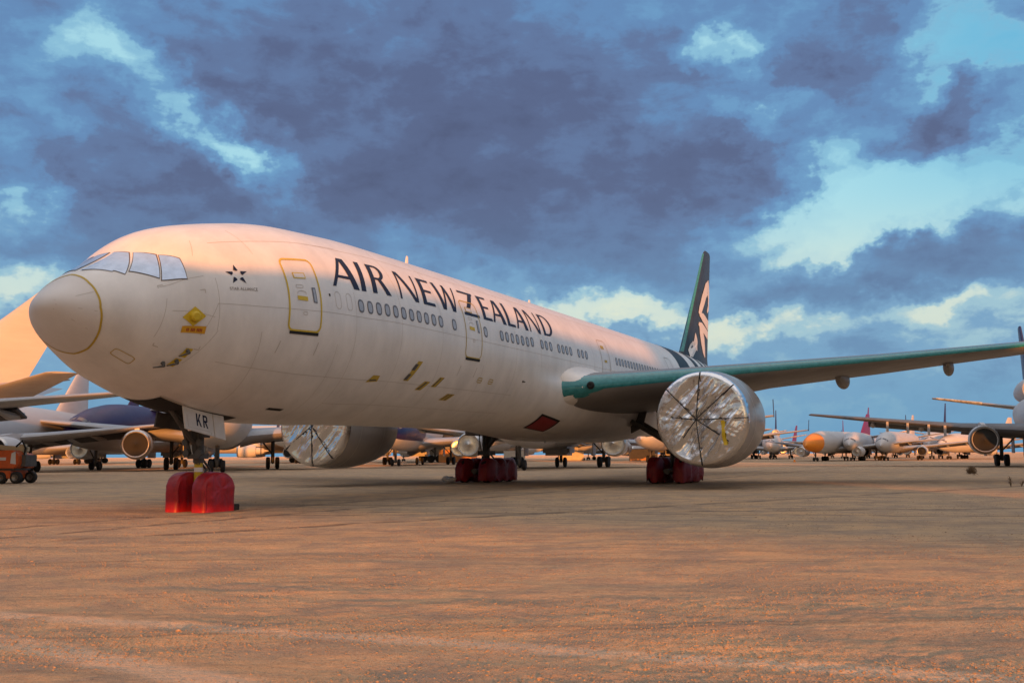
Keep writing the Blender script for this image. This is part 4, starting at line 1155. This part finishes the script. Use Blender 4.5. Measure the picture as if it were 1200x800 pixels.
# ================================================================== ground
RUT_SHADE = [(-13.2,27.2,-8.55,27.5,.18),(-14.0,31.6,-9.0,30.4,.14),(-8.0,29.8,.7,48.5,.16),(-6.7,26.8,1.3,43.2,.20),(-15.0,36.0,-6.0,33.4,.12),(3.0,30.0,22.0,47.0,.25)]  # lines of the painted rut and underbelly shade, with half widths
def ground_mat():
    m = bpy.data.materials.new('desert dirt'); m.use_nodes = True
    nt = m.node_tree; N = nt.nodes; L = nt.links; b = N['Principled BSDF']
    b.inputs['Roughness'].default_value = .95; b.inputs['Specular IOR Level'].default_value = .12
    b.inputs['Diffuse Roughness'].default_value = .8
    geo = N.new('ShaderNodeNewGeometry'); pos = geo.outputs['Position']
    def noise_(scale, det=5, rough=.6, vec=None, dist=0):
        n = N.new('ShaderNodeTexNoise'); n.inputs['Scale'].default_value = scale; n.inputs['Detail'].default_value = det; n.inputs['Roughness'].default_value = rough; n.inputs['Distortion'].default_value = dist
        L.new(vec or pos, n.inputs['Vector']); return n.outputs['Fac']
    def mth(op, a, c=None, clamp=False):
        n = N.new('ShaderNodeMath'); n.operation = op; n.use_clamp = clamp
        for i, v in enumerate((a, c)):
            if v is None: continue
            if isinstance(v, (int, float)): n.inputs[i].default_value = v
            else: L.new(v, n.inputs[i])
        return n.outputs[0]
    def rng(v, a, c, d=0.0, e=1.0, sm=True):
        n = N.new('ShaderNodeMapRange'); n.interpolation_type = 'SMOOTHSTEP' if sm else 'LINEAR'
        n.inputs[1].default_value = a; n.inputs[2].default_value = c; n.inputs[3].default_value = d; n.inputs[4].default_value = e
        L.new(v, n.inputs[0]); return n.outputs[0]
    def mixc(f, a, c):
        n = N.new('ShaderNodeMix'); n.data_type = 'RGBA'
        if isinstance(f, float): n.inputs[0].default_value = f
        else: L.new(f, n.inputs[0])
        for i, v in ((6, a), (7, c)):
            if isinstance(v, tuple): n.inputs[i].default_value = (*v, 1)
            else: L.new(v, n.inputs[i])
        return n.outputs[2]
    def mapped(scale, rz):
        n = N.new('ShaderNodeMapping'); n.inputs['Scale'].default_value = scale; n.inputs['Rotation'].default_value = (0, 0, rz)
        r = N.new('ShaderNodeMapping'); r.inputs['Rotation'].default_value = (0, 0, rz); n.inputs['Rotation'].default_value = (0, 0, 0)
        L.new(pos, r.inputs['Vector']); L.new(r.outputs[0], n.inputs['Vector']); return n.outputs[0]
    big = noise_(.11, 6, .62); mid = noise_(.9, 7, .68); fine = noise_(14, 5, .7); grit = noise_(55, 3, .7)
    streak = noise_(1.0, 6, .62, mapped((.06, 1.0, 1), R(12)), .4); streak2 = noise_(1.0, 5, .6, mapped((.05, 2.6, 1), R(-6)), .3)
    c = mixc(rng(big, .35, .65), (.64, .425, .245), (.56, .41, .265))
    c = mixc(rng(mid, .40, .66), c, (.40, .305, .225))
    c = mixc(mth('MULTIPLY', rng(streak, .52, .70), .6), c, (.29, .222, .168))  # both streak layers mix rut shade into the dirt colour
    c = mixc(mth('MULTIPLY', rng(streak2, .56, .70), .65), c, (.25, .185, .135))
    c = mixc(mth('MULTIPLY', rng(fine, .55, .75), .45), c, (.62, .44, .28))
    c = mixc(mth('MULTIPLY', rng(grit, .58, .72), .55), c, (.20, .15, .11))
    patch = noise_(1.0, 6, .66, mapped((.28, .62, 1), R(9)), .6)
    c = mixc(mth('MULTIPLY', rng(patch, .50, .62), .48), c, (.335, .265, .20))
    speck = noise_(6.5, 6, .75, mapped((1.0, 1.5, 1), 0.0))
    c = mixc(mth('MULTIPLY', rng(speck, .53, .68), .5), c, (.25, .185, .135))
    c = mixc(mth('MULTIPLY', rng(speck, .46, .34), .4), c, (.70, .48, .29))
    # pale wheel tracks, as straight bands across the dirt
    sx = N.new('ShaderNodeSeparateXYZ'); L.new(pos, sx.inputs[0])
    X, Y = sx.outputs[0], sx.outputs[1]
    wob = mth('MULTIPLY', mth('SUBTRACT', noise_(.6, 3), .5), .35)
    tr = None
    for (x0, y0, x1, y1, w) in ((-5.0,10.57,-1.46,9.21,.20),(-4.3,9.1,-1.97,7.36,.24)):
        d = hypot(x1-x0, y1-y0); nx, ny = -(y1-y0)/d, (x1-x0)/d
        dist = mth('ABSOLUTE', mth('ADD', mth('ADD', mth('MULTIPLY', mth('SUBTRACT', X, x0), nx), mth('MULTIPLY', mth('SUBTRACT', Y, y0), ny)), wob))
        k = rng(dist, w*.35, w*1.3, 1, 0)
        tr = k if tr is None else mth('MAXIMUM', tr, k)
    tr = mth('MULTIPLY', tr, rng(noise_(1.7, 4), .22, .50))
    c = mixc(mth('MULTIPLY', tr, .6), c, (.60, .48, .36))
    # thin ruts, their shade painted into the dirt as dark bands
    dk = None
    for (x0, y0, x1, y1, w) in RUT_SHADE:
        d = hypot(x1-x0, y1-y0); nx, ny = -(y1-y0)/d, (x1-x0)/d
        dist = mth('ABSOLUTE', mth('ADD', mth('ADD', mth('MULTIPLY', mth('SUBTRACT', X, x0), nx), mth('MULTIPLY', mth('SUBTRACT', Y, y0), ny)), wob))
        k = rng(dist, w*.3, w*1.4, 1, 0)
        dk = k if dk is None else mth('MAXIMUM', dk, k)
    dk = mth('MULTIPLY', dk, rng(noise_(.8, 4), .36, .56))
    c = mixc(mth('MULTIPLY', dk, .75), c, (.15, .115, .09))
    L.new(c, b.inputs['Base Color'])
    vor = N.new('ShaderNodeTexVoronoi'); vor.inputs['Scale'].default_value = 26; vor.inputs['Randomness'].default_value = 1; L.new(pos, vor.inputs['Vector'])
    peb = rng(vor.outputs['Distance'], .05, .42, 1, 0)
    vor2 = N.new('ShaderNodeTexVoronoi'); vor2.inputs['Scale'].default_value = 70; L.new(pos, vor2.inputs['Vector'])
    peb2 = rng(vor2.outputs['Distance'], .05, .5, 1, 0)
    sel = rng(noise_(2.2, 4), .42, .60)
    h = mth('ADD', mth('MULTIPLY', mth('MULTIPLY', peb, sel), .016), mth('MULTIPLY', peb2, .007))
    h = mth('ADD', h, mth('MULTIPLY', fine, .05)); h = mth('ADD', h, mth('MULTIPLY', grit, .008))
    h = mth('MULTIPLY', h, mth('SUBTRACT', 1.0, mth('MULTIPLY', tr, .55))); h = mth('SUBTRACT', h, mth('MULTIPLY', dk, .06))
    h = mth('ADD', h, mth('MULTIPLY', noise_(3.3, 5, .7), .17)); h = mth('ADD', h, mth('MULTIPLY', mid, .16)); h = mth('ADD', h, mth('MULTIPLY', streak, .05)); h = mth('ADD', h, mth('MULTIPLY', streak2, .08))
    bp = N.new('ShaderNodeBump'); bp.inputs['Strength'].default_value = .9; bp.inputs['Distance'].default_value = 1.0
    L.new(h, bp.inputs['Height']); L.new(bp.outputs['Normal'], b.inputs['Normal'])
    return m
def gh(x, y):
    """real relief of the dirt: swells, ruts and clods, fading to flat towards the parked aircraft"""
    d = hypot(x, y)
    if d > 60: return 0.0
    f = 1-sst(20, 60, d)
    n = noise.noise
    pt = .5+n(Vector((x*.23, y*.40, 9)))*1.1
    pt = max(.12, min(1, pt))
    return f*(.017*n(Vector((x*.30, y*.45, 3)))+.014*n(Vector((x*1.0, y*1.6, 7)))
              + pt*(.011*n(Vector((x*2.6, y*3.4, 1)))+.009*n(Vector((x*6.5, y*8, 5)))+.0065*n(Vector((x*15, y*17, 2)))))
b = MB()
rad_l = [0]; r = 1.5
while r < 5: rad_l.append(r); r *= 1.03
while r < 62: rad_l.append(r); r *= 1.0062
while r < 6000: rad_l.append(r); r *= 1.35
ang = [pi/2 + R(33) - R(66)*k/560 for k in range(561)] + [pi/2 - R(33) - R(294)*k/70 for k in range(1, 70)]
NA = len(ang)
b.v.append((0, 0, gh(0, 0)))
for r in rad_l[1:]:
    for a in ang:
        x_, y_ = r*cos(a), r*sin(a); b.v.append((x_, y_, gh(x_, y_)))
for k in range(NA): b.f.append([0, 1+(k+1) % NA, 1+k]); b.m.append(0)
for i in range(len(rad_l)-2):
    for k in range(NA):
        a0 = 1+i*NA; k2 = (k+1) % NA
        b.f.append([a0+k, a0+k2, a0+NA+k2, a0+NA+k]); b.m.append(0)
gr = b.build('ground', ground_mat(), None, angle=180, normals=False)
tag(gr, None, None, None, 'structure')

# loose stones on the dirt near the viewer
b = MB(); bm = bmesh.new(); bmesh.ops.create_icosphere(bm, subdivisions=1, radius=1)
iv = [v.co.copy() for v in bm.verts]; fc = [[v.index for v in f.verts] for f in bm.faces]; bm.free()
rnd = random.Random(11)
n = 0
while n < 52000:
    y_ = 6.6*math.exp(rnd.random()**1.15*1.75); x_ = rnd.uniform(-.53, .53)*y_
    if noise.noise(Vector((x_*.45, y_*.7, 2)))*1.3 + .45 < rnd.random()*.9: continue
    r = .0034+.008*rnd.random()**4 + (.011 if rnd.random() < .003 else 0)
    r *= 1 if y_ < 14 else 1+.5*(y_-14)/20
    c = Vector((x_, y_, gh(x_, y_)+r*.25)); rot = rnd.uniform(0, pi); cr_, sr_ = cos(rot), sin(rot)
    sc = (rnd.uniform(.7,1.4)*r, rnd.uniform(.7,1.4)*r, rnd.uniform(.5,.9)*r)
    vs = [(c.x+q.x*sc[0]*cr_-q.y*sc[1]*sr_, c.y+q.x*sc[0]*sr_+q.y*sc[1]*cr_, c.z+q.z*sc[2]) for q in iv]
    b.add(vs, fc); n += 1
st_ = b.build('gravel', M['stone'], None, smooth=False, normals=False)
tag(st_, 'loose gravel scattered over the dirt in the foreground', 'gravel', None, 'stuff')

# ================================================================== light and sky
SUN_EL = 3.2
SU = Vector((-.06, .998, 0)).normalized()       # horizontal direction the light travels
sun_dir = Vector((-SU.x, -SU.y, math.tan(R(SUN_EL)))).normalized()   # towards the sun
sl = bpy.data.lights.new('sun', 'SUN'); sl.energy = 5.0; sl.angle = R(.6); sl.color = (1.0, .32, .055)
so = bpy.data.objects.new('sun', sl); COL.objects.link(so)
so.rotation_euler = sun_dir.to_track_quat('Z', 'Y').to_euler()

w = bpy.data.worlds.new('World'); scn.world = w; w.use_nodes = True
nt = w.node_tree; N = nt.nodes; L = nt.links
N.clear()
out = N.new('ShaderNodeOutputWorld'); bg = N.new('ShaderNodeBackground'); L.new(bg.outputs[0], out.inputs[0])
bg.inputs['Strength'].default_value = .10
sky = N.new('ShaderNodeTexSky'); sky.sky_type = 'NISHITA'; sky.sun_disc = False
sky.sun_elevation = R(SUN_EL); sky.sun_rotation = atan2(sun_dir.x, sun_dir.y); sky.air_density = 1.0; sky.dust_density = 1.2; sky.ozone_density = 1.6
tc = N.new('ShaderNodeTexCoord')
def MT(op, a, c=None, clamp=False, d=None):
    n = N.new('ShaderNodeMath'); n.operation = op; n.use_clamp = clamp
    for i, v in enumerate((a, c, d)):
        if v is None: continue
        if isinstance(v, (int, float)): n.inputs[i].default_value = v
        else: L.new(v, n.inputs[i])
    return n.outputs[0]
def RG(v, a, c, d=0.0, e=1.0, sm=True):
    n = N.new('ShaderNodeMapRange'); n.interpolation_type = 'SMOOTHSTEP' if sm else 'LINEAR'
    n.inputs[1].default_value = a; n.inputs[2].default_value = c; n.inputs[3].default_value = d; n.inputs[4].default_value = e
    L.new(v, n.inputs[0]); return n.outputs[0]
def MX(f, a, c):
    n = N.new('ShaderNodeMix'); n.data_type = 'RGBA'
    if isinstance(f, float): n.inputs[0].default_value = f
    else: L.new(f, n.inputs[0])
    for i, v in ((6, a), (7, c)):
        if isinstance(v, tuple): n.inputs[i].default_value = (*v, 1)
        else: L.new(v, n.inputs[i])
    return n.outputs[2]
sep = N.new('ShaderNodeSeparateXYZ'); L.new(tc.outputs['Generated'], sep.inputs[0])
dx, dy, dz = sep.outputs
az = MT('MULTIPLY', MT('ARCTAN2', dx, dy), 180/pi); el = MT('MULTIPLY', MT('ARCSINE', dz), 180/pi)
cmb = N.new('ShaderNodeCombineXYZ'); L.new(az, cmb.inputs[0]); L.new(el, cmb.inputs[1]); AE = cmb.outputs[0]
def NZ(vec, scale, det, rough, off=(0,0,0), sc=(1,1,1), dist=0.0):
    mp = N.new('ShaderNodeMapping'); mp.inputs['Location'].default_value = off; mp.inputs['Scale'].default_value = sc; L.new(vec, mp.inputs[0])
    n = N.new('ShaderNodeTexNoise'); n.inputs['Scale'].default_value = scale; n.inputs['Detail'].default_value = det; n.inputs['Roughness'].default_value = rough; n.inputs['Distortion'].default_value = dist
    L.new(mp.outputs[0], n.inputs['Vector']); return n
# ragged edges: wander the direction a little before looking up the cloud banks
wn = NZ(AE, .13, 5, .62, (3,1,0), (1,1.4,1))
wv = N.new('ShaderNodeVectorMath'); wv.operation = 'SUBTRACT'; L.new(wn.outputs['Color'], wv.inputs[0]); wv.inputs[1].default_value = (.5,.5,.5)
ws_ = N.new('ShaderNodeVectorMath'); ws_.operation = 'MULTIPLY'; L.new(wv.outputs[0], ws_.inputs[0]); ws_.inputs[1].default_value = (7.0, 4.5, 0)
wa = N.new('ShaderNodeVectorMath'); wa.operation = 'ADD'; L.new(AE, wa.inputs[0]); L.new(ws_.outputs[0], wa.inputs[1])
wn2 = NZ(AE, .5, 4, .62, (8,3,0), (1,1.2,1))
wv2 = N.new('ShaderNodeVectorMath'); wv2.operation = 'SUBTRACT'; L.new(wn2.outputs['Color'], wv2.inputs[0]); wv2.inputs[1].default_value = (.5,.5,.5)
ws2 = N.new('ShaderNodeVectorMath'); ws2.operation = 'MULTIPLY'; L.new(wv2.outputs[0], ws2.inputs[0]); ws2.inputs[1].default_value = (4.2, 2.6, 0)
wb = N.new('ShaderNodeVectorMath'); wb.operation = 'ADD'; L.new(wa.outputs[0], wb.inputs[0]); L.new(ws2.outputs[0], wb.inputs[1]); AEW = wb.outputs[0]
def ae(px, py):
    x_ = (px-600)/1245; y_ = (532.7-py)/1245
    return math.degrees(math.atan(x_)), math.degrees(math.atan2(y_, math.sqrt(1+x_*x_)))
def blob(px, py, rx, ry, rot, wgt):
    """a cloud bank (wgt>0) or a clear gap (wgt<0) at a compass bearing and height in the sky"""
    a, e = ae(px, py); k = 57.3/1245
    mp = N.new('ShaderNodeMapping'); mp.vector_type = 'TEXTURE'
    mp.inputs['Location'].default_value = (a, e, 0); mp.inputs['Rotation'].default_value = (0, 0, R(rot)); mp.inputs['Scale'].default_value = (rx*k, ry*k, 1)
    L.new(AEW, mp.inputs[0])
    ln = N.new('ShaderNodeVectorMath'); ln.operation = 'LENGTH'; L.new(mp.outputs[0], ln.inputs[0])
    return RG(ln.outputs['Value'], 0.0, 1.6, wgt, 0.0)
BL = [  # px, py, rx, ry, rot(ccw), weight
 (520,90,420,150,-4,.42),(620,200,330,90,-8,.30),(180,210,260,110,-15,.30),(110,60,110,60,0,.10),(90,235,130,60,0,.18),
 (235,130,150,32,-36,-.60),(300,165,60,30,-20,-.35),(125,75,60,40,-40,-.30),(15,215,40,40,0,-.45),(50,40,120,34,25,-.34),(20,110,60,20,0,-.2),
 (860,40,45,22,0,-.45),(900,90,60,16,-25,-.22),(1010,200,160,50,-30,-.46),(1110,230,150,60,8,-.34),(1170,50,90,60,0,-.40),(960,260,120,36,10,-.45),(880,130,36,16,-20,-.30),
 (960,70,120,60,20,.34),(1120,140,95,26,22,.55),(890,205,140,50,-5,.30),(1060,310,170,36,12,.38),(1150,300,110,34,4,.35),(1080,245,20,8,20,.3),
 (700,362,90,18,-6,-.55),(860,385,80,20,0,-.45),(970,300,110,16,12,-.30),(1100,370,130,14,8,-.25),(780,300,140,34,0,.25),(740,400,70,14,0,.25),(980,345,90,10,5,.22),(1150,340,70,20,0,.2),
 (420,250,260,60,0,.22),(20,330,60,26,0,-.40),(190,228,40,12,0,-.16),(260,255,40,14,0,-.16),(150,300,200,24,0,.16)]
acc = None
for p in BL:
    v = blob(*p); acc = v if acc is None else MT('ADD', acc, v)
fb = NZ(AE, .060, 5, .58, (0,0,0), (1,2.3,1), .3).outputs['Fac']
fb2 = NZ(AE, .20, 6, .62, (5,2,0), (1,2.2,1), .3).outputs['Fac']
fb3 = NZ(AE, .62, 4, .62, (9,4,0), (1,1.7,1), .5).outputs['Fac']
mpv = N.new('ShaderNodeMapping'); mpv.inputs['Scale'].default_value = (.34, .52, 1); L.new(AEW, mpv.inputs[0])
vo = N.new('ShaderNodeTexVoronoi'); vo.feature = 'F1'; vo.inputs['Scale'].default_value = 1.0; vo.inputs['Detail'].default_value = 1.5; vo.inputs['Roughness'].default_value = .5
L.new(mpv.outputs[0], vo.inputs['Vector'])
bil = MT('SUBTRACT', .42, vo.outputs['Distance'])
den = MT('ADD', MT('ADD', acc, .585), MT('ADD', MT('MULTIPLY', MT('SUBTRACT', fb, .5), .85), MT('ADD', MT('MULTIPLY', MT('SUBTRACT', fb2, .5), .76), MT('ADD', MT('MULTIPLY', MT('SUBTRACT', fb3, .5), .26), MT('MULTIPLY', bil, .15)))))
def V(r, g, b_, k=10.0): return (r*k, g*k, b_*k)
def lin(c): return tuple(((x/255+.055)/1.055)**2.4 if x > 10 else x/255/12.92 for x in c)
def ramp(stops, fac):
    n = N.new('ShaderNodeValToRGB'); cr = n.color_ramp; cr.interpolation = 'EASE'
    while len(cr.elements) < len(stops): cr.elements.new(.5)
    for e_, (ps, c) in zip(cr.elements, stops):
        e_.position = ps; l_ = lin(c); e_.color = (*[v/1.30 for v in l_], 1)
    L.new(fac, n.inputs[0])
    g_ = N.new('ShaderNodeVectorMath'); g_.operation = 'SCALE'; g_.inputs[3].default_value = 10.8; L.new(n.outputs[0], g_.inputs[0])
    return g_.outputs[0]
d01 = RG(den, -.2, 1.5, 0, 1, False)
def P_(v): return (v+.2)/1.7
cloud = ramp([(P_(-.15),(176,226,236)),(P_(.16),(168,218,232)),(P_(.34),(138,190,217)),(P_(.48),(108,155,198)),(P_(.66),(100,138,184)),(P_(.86),(96,117,158)),(P_(1.08),(87,99,136)),(P_(1.40),(78,86,120))], d01)
low_ = ramp([(P_(-.15),(226,230,208)),(P_(.18),(212,224,212)),(P_(.36),(160,196,211)),(P_(.52),(120,163,199)),(P_(.75),(103,142,182)),(P_(1.1),(94,126,168))], d01)
cloud = MX(RG(el, 14, 6), cloud, low_)
cyan = MT('MULTIPLY', MT('MULTIPLY', RG(az, 12, 27), RG(el, 8, 19)), RG(den, .50, .15))
cloud = MX(MT('MULTIPLY', cyan, .8), cloud, tuple(v*10/1.3 for v in lin((92,182,224))))
lowf = RG(MT('ADD', el, MT('MULTIPLY', MT('SUBTRACT', fb2, .5), 5)), 1.0, 6.5)
hz = tuple(v*10/1.3 for v in lin((110,166,205)))
front = MX(MT('MULTIPLY', MT('SUBTRACT', 1.0, lowf), .85), cloud, hz)
front = MX(.12, front, sky.outputs[0])
# the sunset half of the sky: broken cloud over the warm Nishita glow
bsum = N.new('ShaderNodeMix'); bsum.data_type = 'RGBA'; bsum.blend_type = 'ADD'; bsum.inputs[0].default_value = 1.0
L.new(sky.outputs[0], bsum.inputs[6]); bsum.inputs[7].default_value = (1.0, .80, .66, 1)
backc = MX(MT('MULTIPLY', RG(fb, .45, .62), .35), bsum.outputs[2], V(.46,.34,.32))
bk = RG(dy, .25, -.35)
col = MX(bk, front, backc)
# broken bright cloud overhead, out of view, brightened to light the ground
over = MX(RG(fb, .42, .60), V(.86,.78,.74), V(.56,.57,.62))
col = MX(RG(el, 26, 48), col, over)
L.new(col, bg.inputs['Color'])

# ------------------------------------------------------------------ unseen shadow casters, added
# an unseen hulk added behind the viewer, humped to cast shadow edges; its belly stands 2.6 m clear of the dirt
hulk = empty('shadow_hulk', 'unseen fuselage shape added behind the viewer to cast shade', 'added shadow caster', BK, (-6.0, -15.4, 0), atan2(-.673, .74))
b = MB(); g = []
HT = [(-50,0),(-4,0),(1.5,.15),(5.1,1.05),(8.8,1.65),(15,2.35),(26,3.6),(32,3.7),(36.1,0)]
for i in range(81):
    x_ = -44 + i*80/80
    r_ = 3.02*(min(1, (x_+44.2)/12)**.6 if x_ < -32 else (1 if x_ < 30 else math.sqrt(max(.002, 1-((x_-30)/6.05)**2))))
    zb = 2.6 if x_ > -34 else 2.6+(-34-x_)*.22
    hump = 0
    for (a_, ha), (c_, hc) in zip(HT, HT[1:]):
        if a_ <= x_ <= c_: hump = ha+(hc-ha)*(x_-a_)/(c_-a_)
    ring = []
    for k in range(40):
        a = 2*pi*k/40; z_ = zb+r_+r_*sin(a)+(hump*max(0, sin(a))**1.2)
        ring.append((x_, r_*cos(a)*(1-.18*max(0, sin(a))*(hump > .3)), z_))
    g.append(ring)
b.rings(g, 0, True, True, True); b.build('fuselage', M['farwhite'], hulk, angle=60)
for x_ in (-31, 33):
    b = MB()
    for y_ in (-1.8, 1.8): b.tube([(x_, y_*1.2, 0), (x_, y_*.6, 3.2)], .09, 8)
    b.box((x_-.2, -2.2, 2.55), (x_+.2, 2.2, 2.75)); b.build('trestle', M['greydk'], hulk)
OCC.append(hulk)
occ(proto_tri, 'unseen jet added broadside behind the viewer to cast shade', 53.4, -85, -90, 1.5)  # added out of view, enlarged so its fin shades the rear fuselage
occ(proto_tri, 'unseen jet added beyond the right edge to cast shade', 67, 58, 20, 1.2)  # added out of view to shade the right edge trijet

# ------------------------------------------------------------------ camera
cd = bpy.data.cameras.new('camera'); cam = bpy.data.objects.new('camera', cd); COL.objects.link(cam)
cd.sensor_width = 36; cd.sensor_fit = 'HORIZONTAL'; cd.lens = 1245.2336/1200*36
cd.clip_start = .1; cd.clip_end = 20000
cam.matrix_world = Matrix.Translation((0, 0, 1.51546)) @ Matrix.Rotation(pi/2 + .106213, 4, 'X') @ Matrix.Rotation(-.0063345, 4, 'Z')
scn.camera = cam
scn.view_settings.view_transform = 'Standard'; scn.view_settings.look = 'None'; scn.view_settings.gamma = 1; scn.view_settings.exposure = 0.38
scn.view_settings.use_curve_mapping = False
scn.render.engine = 'CYCLES'
scn.cycles.max_bounces = 6; scn.cycles.use_denoising = True
